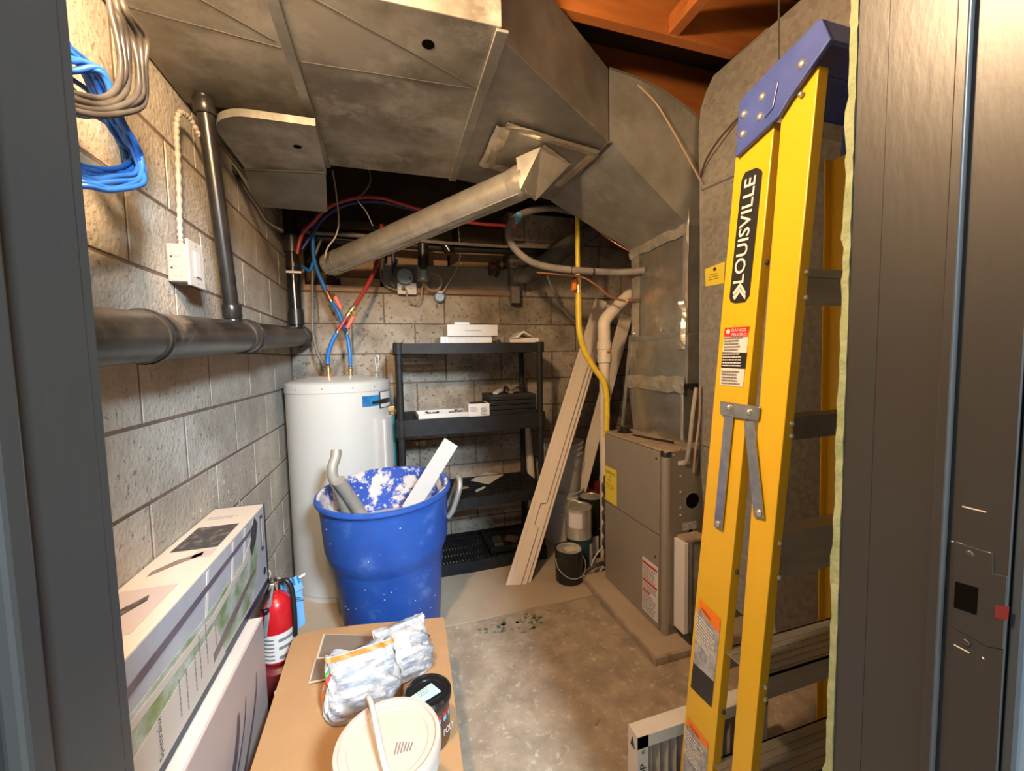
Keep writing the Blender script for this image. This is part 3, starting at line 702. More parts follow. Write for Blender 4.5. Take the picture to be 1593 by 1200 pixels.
# danger label
q4 = [S(1120, 599), S(1156, 602), S(1166, 508), S(1128, 510)]
lb = Mb().prism(q4, (-.0008, 0, 0)).build('danger_label', 'label_white', rails['lf'])
Mb().prism([S(1126, 524, .002), S(1163, 524, .002), S(1166, 508, .002), S(1128, 510, .002)], (-.0005, 0, 0)).build('red_band', 'label_red', lb)
Mb().prism([S(1122, 572, .002), S(1159, 574, .002), S(1162, 549, .002), S(1124, 548, .002)], (-.0005, 0, 0)).build('black_band', 'label_black', lb)
text('DANGER', S(1139, 516, .003), S(1163, 515.5, .003) - S(1139, 516, .003), ZA, .0065, 'label_white', lb, .042)
text('PELIGRO', S(1139, 523, .003), S(1163, 522.5, .003) - S(1139, 523, .003), ZA, .0065, 'label_white', lb, .042)
Mb().lathe(S(1133, 516, .003), [(.006, 0), (.006, .0006)], 12, axis=(-1, 0, 0)).build('printed_symbol', 'label_white', lb)
ee = (S(1160, 560, .002) - S(1124, 560, .002)).normalized()
lines(S(1126, 547, .0026), ee, ZA, .055, .036, 5, 'ink_grey', lb, seed=21, th=.0006)
lines(S(1124, 571, .0030), ee, ZA, .055, .034, 5, 'label_white', lb, seed=22, th=.0006)
lines(S(1122, 598, .0026), ee, ZA, .055, .036, 5, 'ink_grey', lb, seed=23, th=.0006)
# warning labels lower down
for (a4, band, blk, sd) in (([S(1075, 1069), S(1107, 1101), S(1121, 972), S(1088, 932)], [S(1087, 946), S(1119, 987), S(1121, 963), S(1088, 932)], [S(1075, 1069), S(1107, 1101), S(1111, 1061), S(1079, 1031)], 31),
                        ([S(1058, 1240), S(1096, 1262), S(1102, 1156), S(1070, 1114)], [S(1069, 1127), S(1101, 1168), S(1102, 1156), S(1070, 1114)], None, 32)):
    lb = Mb().prism(a4, (-.0008, 0, 0)).build('warning_label', 'label_grey', rails['lf'])
    bb = Mb().prism([p - Vector((.001, 0, 0)) for p in band], (-.0004, 0, 0)).build('orange_band', 'label_orange', lb)
    if blk: Mb().prism([p - Vector((.001, 0, 0)) for p in blk], (-.0004, 0, 0)).build('black_band', 'label_black', lb)
    e1_ = (a4[2] - a4[3]).normalized()
    text('WARNING', band[0] + (band[3] - band[0]) * .25 + e1_ * .012 - Vector((.0016, 0, 0)), e1_, ZA, .008, 'ink', lb, .035)
    lines(a4[3] * .55 + a4[0] * .45 - Vector((.001, 0, 0)), e1_, ZA, (a4[2] - a4[3]).length * .95, .08, 9, 'label_white', lb, seed=sd, th=.0006, fill=.5)
# spreader: bracket and two folded arms
sb = Mb().prism([S(1122, 624, .004), S(1184, 633, .004), S(1182, 652, .004), S(1178, 655, .004), S(1126, 647, .004), S(1121, 643, .004)], (-.004, 0, 0)).build('spreader_bracket', 'zinc', t, bevel=.002)
for x, y in ((1134, 634), (1165, 641)):
    Mb().lathe(S(x, y, .008), [(.008, 0), (.008, .002), (.004, .006), (0, .007)], 14, axis=(-1, 0, 0)).build('rivet', 'rivet', sb, smooth=50)
for (x0, y0), (x1, y1) in (((1134, 648), (1117, 822)), ((1165, 655), (1181, 806))):
    p, q = S(x0, y0, .006), S(x1, y1, .006)
    ar = Mb().beam(p, q, .003, .026, up=YA).build('spreader_arm', 'zinc', t, bevel=.001)
    Mb().lathe(q + Vector((-.002, 0, .012)), [(.008, 0), (.008, .002), (.004, .005), (0, .006)], 14, axis=(-1, 0, 0)).build('rivet', 'rivet', ar, smooth=50)
for x, y in ((1146, 897), (1123, 1118), (1198, 404)):
    z = S(x, y).z; Mb().lathe((xl(z) + .016, yf2(z) - .0005, z), [(.006, 0), (.006, .002), (.003, .005)], 12, axis=(0, -1, 0)).build('rivet', 'dark_steel', t, smooth=40)

# ------------------------------------------------------------------ water heater
TC = Vector((-.300, 2.548, 0)); TR = .283
t = thing('water_heater', 'tall pale grey electric water heater tank in the corner', 'water heater', TC)
Mb().lathe(TC, [(TR - .006, 0), (TR - .006, .03), (TR, .035), (TR, 1.145)], 56).build('tank_shell', 'tank', t, smooth=40)
Mb().lathe(TC, [(TR + .004, 1.140), (TR + .004, 1.185), (TR - .004, 1.193), (TR - .03, 1.20), (.15, 1.222), (0, 1.225)], 56).build('lid', 'tank', t, smooth=30)
for a in (-100, -70, -45, -130):
    c = TC + Vector((math.cos(math.radians(a)), math.sin(math.radians(a)), 0)) * (TR + .004) + ZA * 1.165
    Mb().lathe(c, [(.005, 0), (.003, .004)], 10, axis=(math.cos(math.radians(a)), math.sin(math.radians(a)), 0)).build('screw', 'rivet', t)
def curved(a0, a1, z0, z1, r, mat, name, par, th=.0015, n=10, slant=0.):
    """sheet bent round the tank between two angles (degrees)"""
    b = Mb(); vv = []
    for i in range(n + 1):
        f = i / n; a = math.radians(a0 + (a1 - a0) * f); d = Vector((math.cos(a), math.sin(a), 0))
        for rr_ in (r, r + th):
            for z in (z0 + slant * f, z1 + slant * f): vv.append(TC + d * rr_ + ZA * z)
    fs = [(0, 1, 3, 2)] + [tuple(4 * n + k for k in (0, 2, 3, 1))]
    for i in range(n):
        o = 4 * i
        fs += [(o + 2, o + 3, o + 7, o + 6), (o, o + 4, o + 5, o + 1), (o, o + 2, o + 6, o + 4), (o + 1, o + 5, o + 7, o + 3)]
    return b.add(vv, fs).build(name, mat, par, smooth=30)
lb = curved(-60, -25, 1.055, 1.115, TR, 'label_blue', 'brand_label', t)
curved(-37, -8, 1.036, 1.132, TR + .0010, 'label_black', 'backing_panel', lb)
curved(-35, -9, 1.088, 1.128, TR + .0018, 'label_white', 'white_panel', lb); curved(-35, -9, 1.040, 1.060, TR + .0018, 'label_white', 'white_panel', lb)
curved(-48, -14, 1.066, 1.082, TR + .0022, 'label_black', 'black_band', lb)
curved(-44, -4, .40, .98, TR, 'white', 'element_cover', t, th=.02)
ec = curved(-36, -33, .42, .97, TR + .02, 'white_gloss', 'cover_ridge', t, th=.006, n=3)
wl_ = curved(-52, -10, .55, .64, TR + .021, 'label_white', 'warning_label', t, th=.002, slant=.035)
curved(-52, -10, .632, .648, TR + .022, 'label_red', 'red_band', wl_, th=.002, slant=.035)
# nipples and hose tails
rn = Vector(U(511, 580, Y=2.50)); rn.z = 1.222
Mb().lathe(rn, [(.030, 0), (.030, .006), (.012, .008), (.012, .03), (.017, .031), (.017, .048), (.011, .05), (.011, .07), (0, .071)], 18).build('hot_nipple', 'brass', t, smooth=40)
Mb().lathe(rn + Vector((0, 0, -.001)), [(.036, 0), (.034, .005), (0.02, .006)], 20).build('red_ring', 'red_valve', t)
bn = Vector(U(545, 574, Y=2.56)); bn.z = 1.218
Mb().lathe(bn, [(.012, 0), (.012, .03), (.017, .031), (.017, .045), (.011, .05), (.011, .06), (0, .061)], 18).build('cold_nipple', 'brass', t, smooth=40)
Mb().lathe(bn + Vector((0, 0, -.001)), [(.030, 0), (.028, .005), (0.02, .006)], 20).build('blue_ring', 'teal', t)
tp = Vector(U(585, 572, Y=2.62)); tp.z = 1.21
tube('relief_lever', [tp, tp + Vector((0, 0, .06)), tp + Vector((-.004, 0, .11)), tp + Vector((.012, 0, .13)), tp + Vector((.018, 0, .10)), tp + Vector((.010, 0, .05))], .0045, 'rivet', t, seg=8)
Mb().lathe(tp, [(.014, 0), (.014, .02), (.008, .03)], 12).build('relief_stub', 'rivet', t)
dpx = TC.x + TR + .016; 
Mb().tube([(dpx, 2.49, 1.005), (dpx, 2.49, .12)], .014, 12).build('drain_tube', 'teal', t, smooth=40)
Mb().beam((TC.x + TR - .02, 2.49, 1.02), (dpx + .012, 2.49, 1.02), .03, .028).build('relief_valve', 'brass', t, bevel=.004)
Mb().lathe((dpx, 2.49, .985), [(.018, 0), (.018, .03)], 12).build('coupling', 'brass', t)

def PX_(pts, Y): return [U(x, y, Y=Y) for x, y in pts]
# cold line (blue) and hot line (red) with their valves
t = thing('cold_water_line', 'blue plastic water line with a brass shutoff valve above the tank', 'water pipe', bn)
pts = [bn + ZA * .055, U(544, 550, Y=2.56), U(541, 528, Y=2.57), U(532, 500, Y=2.60), U(524, 482, Y=2.61), U(516, 470, Y=2.62)]
tube('lower_tube', pts, .011, 'pex_blue', t)
p, q = U(516, 470, Y=2.62), U(507, 452, Y=2.63)
Mb().tube([p, p.lerp(q, .2), p.lerp(q, .5), p.lerp(q, .8), q], [.012, .015, .013, .016, .012], 14).build('valve_body', 'copper', t, smooth=40)
hd = Mb().beam(U(516, 461, Y=2.60), U(519, 459, Y=2.58), .02, .02).build('valve_stem', 'brass', t)
Mb().beam(U(521, 461, Y=2.58), U(531, 481, Y=2.58), .012, .022).build('valve_handle', 'red_valve', hd, bevel=.003)
tube('upper_tube', [q, U(498, 432, Y=2.64), U(489, 405, Y=2.65), U(487, 380, Y=2.66), U(489, 350, Y=2.66), U(497, 330, Y=2.66)], .011, 'pex_blue', t)
for pp in (U(508, 455, Y=2.63), bn + ZA * .06, U(540, 519, Y=2.575)): Mb().lathe(pp - ZA * .006, [(.0125, 0), (.0125, .012)], 14).build('crimp_ring', 'chrome', t, smooth=40)
t = thing('hot_water_line', 'red water line with brass valve crossing the blue line above the tank', 'water pipe', rn)
tube('lower_tube', [rn + ZA * .065, U(510, 556, Y=2.50), U(515, 536, Y=2.49), U(524, 518, Y=2.49)], .0115, 'pex_blue', t)
tube('middle_tube', [U(524, 518, Y=2.49), U(531, 507, Y=2.50), U(539, 494, Y=2.51)], .010, 'pex_red', t)
p, q = U(539, 494, Y=2.51), U(552, 476, Y=2.52)
Mb().tube([p, p.lerp(q, .15), p.lerp(q, .4), p.lerp(q, .6), p.lerp(q, .85), q], [.012, .016, .013, .016, .014, .011], 14).build('valve_body', 'brass', t, smooth=40)
hd = Mb().beam(U(546, 488, Y=2.51), U(551, 487, Y=2.47), .02, .02).build('valve_stem', 'brass', t)
Mb().beam(U(550, 492, Y=2.46), U(540, 511, Y=2.46), .012, .022).build('valve_handle', 'red_valve', hd, bevel=.003)
tube('upper_tube', [q, U(566, 454, Y=2.56), U(578, 432, Y=2.60), U(586, 410, Y=2.62), U(590, 385, Y=2.64), U(594, 350, Y=2.66)], .0115, 'pex_red', t)
for pp in (U(525, 517, Y=2.49), rn + ZA * .068): Mb().lathe(pp - ZA * .006, [(.013, 0), (.013, .012)], 14).build('crimp_ring', 'chrome', t, smooth=40)
o = tube('armoured_cable', [U(508, 573, Y=2.60), U(497, 556, Y=2.62), U(489, 530, Y=2.64), U(486, 500, Y=2.66), U(486, 440, Y=2.68), U(488, 405, Y=2.69), U(500, 372, Y=2.70)], .008, 'cable_grey', None)
tag(o, 'grey armoured power cable dropping to the top of the water heater', 'cable')

# ------------------------------------------------------------------ drain pipes on the left wall
t = thing('drain_pipe', 'thick black dusty drain pipe running along the left block wall', 'pipe', (-.53, 1.6, 1.40))
g0, g1 = Vector((-.53, .40, 1.325)), Vector((-.53, 2.74, 1.466))
at = lambda y: g0.lerp(g1, (y - g0.y) / (g1.y - g0.y))
gd = (g1 - g0).normalized()
Mb().tube([g0, at(1.0), at(1.7), at(2.3), g1], .057, 32).build('main_pipe', 'dusty_pipe', t, smooth=40)
for y, l, r in ((1.09, .012, .060), (1.73, .075, .064), (2.70, .06, .066)):
    c = at(y); Mb().tube([c - gd * l / 2, c - gd * (l / 2 - .004), c + gd * (l / 2 - .004), c + gd * l / 2], [r - .003, r, r, r - .003], 32).build('coupling', 'dusty_pipe', t, smooth=40)
    Mb().tube([c + gd * (l / 2), c + gd * (l / 2 + .012)], r + .003, 32).build('coupling_collar', 'black_pipe', t, smooth=40)
Mb().tube([g1, g1 + gd * .03], .066, 32).build('end_cap', 'black_pipe', t, smooth=40)
v0 = at(1.66); v1 = Vector((-.535, 1.535, 2.15))
Mb().tube([v0, v0.lerp(v1, .08), v0.lerp(v1, .5), v1], .0235, 24).build('riser_pipe', 'black_pipe', t, smooth=40)
vd = (v1 - v0).normalized()
for f0, f1, r in ((.085, .15, .030), (.05, .09, .027), (.93, .99, .031)):
    Mb().tube([v0.lerp(v1, f0), v0.lerp(v1, f0 + .006), v0.lerp(v1, f1 - .006), v0.lerp(v1, f1)], [r - .003, r, r, r - .003], 24).build('riser_coupling', 'black_pipe', t, smooth=40)
t = thing('corner_stack', 'glossy black vent stack rising from the drain pipe in the back corner', 'pipe', (-.53, 2.66, 1.5))
s0, s1 = Vector((-.53, 2.655, 1.50)), Vector((-.535, 2.655, 2.30))
Mb().tube([s0, s1], .036, 24).build('stack_pipe', 'black_gloss', t, smooth=40)
for z, l, r in ((1.53, .07, .044), (1.60, .02, .041), (1.86, .03, .041), (1.95, .10, .045), (2.02, .03, .048)):
    Mb().tube([(s0.x, s0.y, z), (s0.x, s0.y, z + l)], r, 24).build('stack_fitting', 'black_pipe', t, smooth=40)
Mb().beam((s0.x - .03, s0.y - .046, 1.83), (s0.x + .05, s0.y - .046, 1.83), .003, .012).build('strap_label', 'label_white', t)
t = thing('black_cross_pipe', 'black drain pipe running level across the top of the back wall', 'pipe', (.2, 2.72, 2.0))
Mb().tube([U(450, 366, Y=2.74), U(690, 386, Y=2.74), U(880, 394, Y=2.74)], .026, 20).build('main_pipe', 'black_pipe', t, smooth=40)
Mb().tube([U(658, 366, Y=2.70), U(658, 435, Y=2.72)], .034, 20).build('drop_pipe', 'black_pipe', t, smooth=40)
Mb().tube([U(658, 414, Y=2.72), U(658, 437, Y=2.72)], .038, 20).build('drop_cap', 'steel_blue', t, smooth=40)
Mb().tube([U(691, 378, Y=2.72), U(700, 392, Y=2.72)], .036, 20).build('tee_fitting', 'black_gloss', t, smooth=40)
o = tube('copper_supply', [U(470, 358, Y=2.66), U(480, 362, Y=2.66), U(600, 370, Y=2.66), U(690, 378, Y=2.67), U(790, 384, Y=2.68)], .011, 'cable_grey', None, sm=False)
tag(o, 'thin dull supply pipe running just above the black cross pipe', 'pipe')
# pex arcs under the joists
o = tube('red_supply_line', [U(462, 395, Y=2.62), U(470, 365, Y=2.6), U(488, 345, Y=2.55), U(512, 322, Y=2.5), U(550, 309, Y=2.45), U(590, 308, Y=2.4), U(640, 322, Y=2.4), U(720, 345, Y=2.45), U(800, 352, Y=2.5)], .010, 'pex_red', None)
tag(o, 'red plastic water line arching below the joists at the back', 'water pipe')
o = tube('blue_supply_line', [U(470, 388, Y=2.66), U(487, 362, Y=2.64), U(505, 338, Y=2.56), U(540, 318, Y=2.5), U(590, 314, Y=2.45), U(650, 328, Y=2.45)], .010, 'pex_navy', None)
tag(o, 'dark blue water line arching beside the red one below the joists', 'water pipe')
o = tube('blue_stub_line', [U(463, 410, Y=2.72), U(472, 416, Y=2.70), U(482, 421, Y=2.68), U(487, 408, Y=2.67)], .010, 'pex_blue', None)
tag(o, 'short blue branch line poking out beside the black corner stack', 'water pipe')
for i, (pts, Y, r, m, nm, l) in enumerate((
    ([(517, 265), (523, 300), (527, 345), (522, 368), (510, 385), (505, 402)], 2.45, .004, 'cable_white', 'hanging_wire', 'pale wire hanging behind the end of the round duct'),
    ([(574, 262), (576, 283), (566, 300), (556, 310), (570, 330), (580, 352)], 2.35, .0035, 'cable_grey', 'tie_wire', 'thin wire tying the red and blue lines to a joist'),
    ([(593, 400), (592, 425), (596, 440), (605, 448), (618, 452)], 2.80, .006, 'cable_grey', 'outlet_cable', 'outer of two grey cables looping to the white wall outlet'),
    ([(597, 400), (597, 418), (605, 436), (614, 446)], 2.80, .006, 'cable_grey', 'outlet_cable', 'inner of two grey cables looping to the white wall outlet'),
    ([(631, 450), (635, 464), (645, 472), (654, 466), (657, 448), (660, 436)], 2.78, .005, 'cable_tan', 'appliance_cord', 'tan cord plugged in the wall outlet and looping down'),
    ([(713, 355), (716, 395), (710, 420), (698, 440), (688, 455)], 2.78, .003, 'cable_white', 'bell_wire', 'thin pale wire running down to the grey disc on the wall'),
    ([(851, 429), (862, 455), (872, 475), (885, 492), (902, 505), (922, 522)], 2.55, .007, 'cable_grey', 'grey_cable', 'grey cable sagging behind the yellow gas line'),
    ([(340, 228), (352, 250), (366, 268), (385, 300), (402, 325), (415, 345), (440, 360)], 2.0, .009, 'cable_black', 'black_cable', 'black cable following the boot duct along the left wall'))):
    tag(tube(nm, PX_(pts, Y), r, m, None), l, 'cable')
# wall devices
t = thing('wall_outlet', 'cream duplex outlet box fixed on the sill of the back wall', 'outlet', U(633, 450, Y=2.83))
c = U(633, 450, Y=2.825)
Mb().box((c.x - .058, c.y - .022, c.z - .035), (c.x + .058, c.y + .016, c.z + .035)).build('box', 'cream', t, bevel=.004)
Mb().box((c.x - .062, c.y - .026, c.z - .038), (c.x + .062, c.y - .022, c.z + .038)).build('cover_plate', 'white', t, bevel=.002)
for dx in (-.026, .026):
    rc = Mb().lathe((c.x + dx, c.y - .026, c.z), [(.018, 0), (.018, .003)], 20, axis=(0, -1, 0)).build('receptacle', 'cream', t, smooth=40)
    Mb().box((c.x + dx - .008, c.y - .0305, c.z - .007), (c.x + dx - .005, c.y - .029, c.z + .007)).box((c.x + dx + .005, c.y - .0305, c.z - .007), (c.x + dx + .008, c.y - .029, c.z + .007)).build('slots', 'ink', rc)
Mb().box((c.x - .036, c.y - .05, c.z - .012), (c.x - .014, c.y - .028, c.z + .012)).build('plug', 'dark_steel', t, bevel=.004)
c = U(630, 431, Y=2.80)
t = thing('water_meter', 'round blue-grey water meter head above the wall outlet', 'meter', c)
Mb().lathe(c + Vector((0, .03, 0)), [(.054, 0), (.058, .01), (.058, .045), (.05, .055), (0, .056)], 32, axis=(0, -1, 0)).build('meter_head', 'steel_blue', t, smooth=40)
Mb().beam(c + Vector((-.075, 0, .035)), c + Vector((-.04, 0, .02)), .05, .06).build('meter_body', 'dark_steel', t, bevel=.006)
Mb().tube([c + Vector((-.07, .02, .03)), c + Vector((-.07, .02, .16))], .014, 12).build('meter_pipe', 'pex_navy', t)
Mb().lathe(c + Vector((.03, -.026, -.012)), [(.006, 0), (.006, .001)], 10, axis=(0, -1, 0)).build('seal', 'ink', t)
c = U(674, 440, Y=2.80)
b = Mb()
for k in range(6):
    r = .052 + .004 * (k % 3); off = Vector((.004 * math.sin(k * 2.1), -.004 * k, .004 * math.cos(k * 1.7)))
    b.tube([c + off + Vector((r * math.cos(a), 0, r * 1.05 * math.sin(a))) for a in [2 * PI * i / 28 for i in range(29)]], .0028, 6)
tag(b.build('wire_coil', 'cable_tan'), 'loose coil of thin brown wire hanging right of the outlet', 'cable coil')
c = U(684, 462, Y=2.82)
t = thing('doorbell_transformer', 'small grey disc with white connector on the back wall edge', 'transformer', c)
Mb().lathe(c + Vector((0, .02, 0)), [(.04, 0), (.04, .02), (.034, .024), (.03, .028), (0, .028)], 24, axis=(0, -1, 0)).build('disc', 'steel_blue', t, smooth=30)
Mb().box((c.x - .018, c.y - .03, c.z + .018), (c.x + .02, c.y, c.z + .038)).build('connector', 'white', t, bevel=.003)
c = U(767, 425, Y=2.82)
t = thing('old_valve', 'corroded old valve stub on the grey parged wall patch', 'valve', c)
Mb().tube([c + Vector((.03, -.02, .09)), c + Vector((.03, -.02, .0)), c + Vector((.015, -.03, -.03))], .014, 12).build('stub_pipe', 'dark_steel', t)
Mb().box((c.x - .035, c.y - .04, c.z - .02), (c.x - .008, c.y + .01, c.z + .07)).build('valve_body', 'dark_steel', t, bevel=.008)
Mb().lathe(c + Vector((.0, -.03, .04)), [(.022, 0), (.026, .006), (.012, .016), (0, .018)], 10, axis=(0, -1, 0)).build('valve_wheel', 'maroon', t)

rr = random.Random(4); b = Mb()
for x, y in ((300, 802), (312, 797), (332, 775), (355, 768), (358, 780), (372, 783), (364, 757), (348, 754), (420, 850), (405, 742)):
    c_ = U(x, y, X=XL + .002); w_ = rr.uniform(.003, .007); h_ = rr.uniform(.006, .016)
    b.prism([c_, c_ + YA * w_, c_ + YA * w_ * 1.2 + ZA * h_, c_ + YA * w_ * .3 + ZA * h_ * .9], (.0008, 0, 0))
b.build('paint_flakes', 'white', wl)
# left wall: switch box, conduit
c0 = Vector((XL, 1.40, 1.60))
t = thing('switch_box', 'surface mounted metal switch box with white cover plate on block wall', 'switch box', (XL, 1.43, 1.60))
Mb().box((XL + .002, 1.405, 1.545), (XL + .055, 1.475, 1.655)).build('box', 'conduit', t, bevel=.004)
Mb().box((XL + .055, 1.392, 1.535), (XL + .062, 1.49, 1.668)).build('cover_plate', 'white', t, bevel=.002)
rk = Mb().box((XL + .062, 1.425, 1.565), (XL + .066, 1.458, 1.638)).build('rocker', 'white_gloss', t, bevel=.001)
for z in (1.546, 1.657): Mb().lathe((XL + .062, 1.441, z), [(.003, 0), (.002, .001)], 8, axis=(1, 0, 0)).build('screw', 'rivet', t)
for z in (1.57, 1.60, 1.63):
    Mb().lathe((XL + .028, 1.405, z), [(.013, 0), (.012, .0012), (0, .0012)], 16, axis=(0, -1, 0)).build('knockout', 'conduit', t)
for z in (1.585, 1.617): Mb().lathe((XL + .014, 1.4048, z), [(.003, 0), (.003, .0008)], 8, axis=(0, -1, 0)).build('screw_hole', 'ink', t)
path = smooth_path([(XL + .03, 1.43, 1.655), (XL + .03, 1.43, 1.70), (XL + .03, 1.44, 1.80), (XL + .03, 1.45, 1.92), (XL + .03, 1.455, 2.0), (XL + .035, 1.47, 2.055), (XL + .045, 1.51, 2.06), (XL + .055, 1.545, 2.03)], 14)
rs = [.0060 + (.0022 if (i // 2) % 2 else 0) for i in range(len(path))]
o = Mb().tube(path, rs, 10).build('flexible_conduit', 'conduit', None, smooth=50)
tag(o, 'cream ribbed flexible conduit rising from the switch box', 'conduit')
# cable bundles hung at the upper left
random.seed(11)
def loops(name, mat, r, strands, label, cat, jit):
    t = thing(name, label, cat, Vector(strands[0][0]))
    for s in strands:
        tube('strand', [Vector(p) + Vector((random.uniform(-jit, jit), random.uniform(-jit, jit), random.uniform(-jit, jit))) for p in s], r, mat, t, seg=8)
    return t
bl = []
xs = -.52
for k in range(11):
    o_ = k * 2.6
    bl.append([U(70, 30 + o_ * 2, X=xs), U(100, 60 + o_ * 2, X=xs), U(132 + o_, 110, X=xs + .004 * k), U(160 + o_, 180, X=xs + .004 * k), U(186 + o_ * .7, 215, X=xs + .004 * k), U(206 + o_ * .6, 240 + o_ * .4, X=xs + .004 * k),
               U(200 + o_ * .8, 256 + o_ * 1.1, X=xs + .005 * k), U(172, 262 + o_ * 1.2, X=xs + .005 * k), U(140, 258 + o_ * 1.4, X=xs + .005 * k), U(105, 248 + o_ * 1.4, X=xs + .003 * k)])
for k in range(4):
    o_ = k * 4
    bl.append([U(75, 90 + o_ * 2, X=xs - .02), U(110, 125 + o_ * 2, X=xs - .02), U(140, 150 + o_ * 2, X=xs - .02), U(170 + o_, 190 + o_, X=xs - .02), U(186 + o_, 235, X=xs - .02), U(188 + o_, 258, X=xs - .015)])
loops('blue_cable_bundle', 'cable_blue', .0048, bl, 'hanging bundle of bright blue network cables by the door frame', 'cable bundle', .0075)
gl = []
xs = -.47
for k in range(6):
    o_ = k * 8.5
    gl.append([U(168 + k * 3, -40, X=xs), U(172 + k * 4, 10, X=xs + .003 * k), U(180 + o_, 60, X=xs + .003 * k), U(186 + o_, 105, X=xs + .003 * k), U(180 + o_ * 1.05, 135 + o_ * .55, X=xs + .003 * k), U(160 + o_ * .4, 150 + o_ * .7, X=xs + .003 * k), U(130, 152 + o_ * .7, X=xs + .003 * k), U(90, 140 + o_ * .5, X=xs)])
loops('grey_cable_bundle', 'cable_dark', .0055, gl, 'loops of grey and black cables hanging in front of the blue bundle', 'cable bundle', .004)

# ------------------------------------------------------------------ lines on the right of the back wall
t = thing('refrigerant_line', 'fat grey insulated refrigerant line curving into the plenum', 'pipe', (1.0, 2.0, 1.75))
pts = [U(1004, 421, X=1.305), U(960, 424, Y=1.95), U(900, 421, Y=1.98), U(850, 415, Y=2.02), U(822, 405, Y=2.05), U(802, 388, Y=2.08), U(792, 370, Y=2.10), U(793, 350, Y=2.12), U(806, 336, Y=2.14), U(830, 327, Y=2.18), U(862, 324, Y=2.22), U(890, 330, Y=2.3)]
tube('insulation', pts, .0185, 'insul_light', t, seg=14)
for x, y, Y in ((856, 416, 2.02), (888, 420, 1.99), (922, 423, 1.97), (968, 424, 1.95)):
    c = U(x, y, Y=Y); Mb().tube([c - Vector((.004, 0, 0)), c + Vector((.004, 0, 0))], .0205, 14).build('cable_tie', 'cable_black', t)
Mb().tube([U(800, 344, Y=2.13), U(808, 335, Y=2.14)], .0215, 14).build('blue_tape', 'sky_tag', t)
tube('copper_line', [U(1000, 467, X=1.305), U(975, 468, Y=1.95), U(950, 462, Y=1.97), U(925, 442, Y=1.98), U(905, 431, Y=2.0), U(880, 428, Y=2.02), U(835, 424, Y=2.06)], .006, 'copper', t)
tube('copper_sleeve', [U(1000, 467, X=1.304), U(988, 468, Y=1.92), U(978, 468, Y=1.94)], .011, 'insul', t)
o = tube('copper_pipe', [U(985, 393, Y=1.98), U(960, 380, Y=2.02), U(930, 358, Y=2.08), U(910, 342, Y=2.12)], .006, 'copper', None)
tag(o, 'thin bare copper pipe slanting up under the duct drop', 'pipe')
t = thing('gas_line', 'bright yellow coated gas line with an orange handled valve', 'gas pipe', U(941, 668, Y=2.06))
Mb().tube([U(898, 336, Y=2.12), U(899, 430, Y=2.12)], .0135, 14).build('rigid_pipe', 'yellow_hose', t, smooth=40)
c = U(899, 430, Y=2.12); 
Mb().lathe(U(900, 458, Y=2.12), [(.016, 0), (.02, .01), (.014, .03), (.018, .05), (.018, .08), (.013, .095), (.013, .11)], 14).build('valve_body', 'brass', t, smooth=40)
Mb().beam(U(893, 452, Y=2.10), U(893, 435, Y=2.10), .03, .022).build('valve_handle', 'orange', t, bevel=.005)
tube('flexible_hose', [U(900, 456, Y=2.12), U(900, 490, Y=2.12), U(902, 520, Y=2.11), U(911, 550, Y=2.10), U(926, 575, Y=2.08), U(938, 592, Y=2.06), U(943, 612, Y=2.05), U(944, 640, Y=2.04), U(943, 680, Y=2.03)], .0175, 'yellow_hose', t, seg=14)
t = thing('vent_pipe', 'cream plastic furnace vent pipe with an elbow behind the planks', 'pipe', (1.20, 2.12, 0))
vx = U(941, 700, Y=2.12).x
Mb().tube([(vx, 2.12, .06), (vx, 2.12, 1.37)], .030, 20).build('straight_pipe', 'pvc', t, smooth=40)
Mb().lathe((vx, 2.12, 1.235), [(.034, 0), (.034, .03), (.042, .035), (.042, .075), (.040, .08), (.040, .11), (.044, .115), (.044, .155), (.036, .16)], 24).build('coupling', 'pvc', t, smooth=30)
e0 = Vector((vx, 2.12, 1.39))
tube('elbow', [e0, e0 + ZA * .05, U(941, 500, Y=2.12), U(956, 482, Y=2.12), U(985, 453, Y=2.13), U(1010, 425, Y=2.14)], .0375, 'pvc', t, seg=20)
for z in (.55, .93): Mb().lathe((vx, 2.12, z), [(.033, 0), (.033, .03)], 20).build('joint_ring', 'pvc', t, smooth=40)
Mb().box((vx - .006, 2.12 - .0435, 1.325), (vx + .012, 2.12 - .042, 1.335)).build('size_label', 'label_red', t)
t = thing('vent_duct', 'big grey vent duct slanting up behind the yellow gas line', 'duct', (1.1, 2.62, 1.9))
tube('duct_tube', [U(803, 425, Y=2.70), U(815, 428, Y=2.68), U(840, 415, Y=2.66), U(900, 372, Y=2.62), U(985, 318, Y=2.58)], .062, 'insul', t, seg=20)
Mb().box((.84, 2.74, 1.70), (.90, 2.80, 1.82)).build('support_block', 'insul', t, bevel=.004)

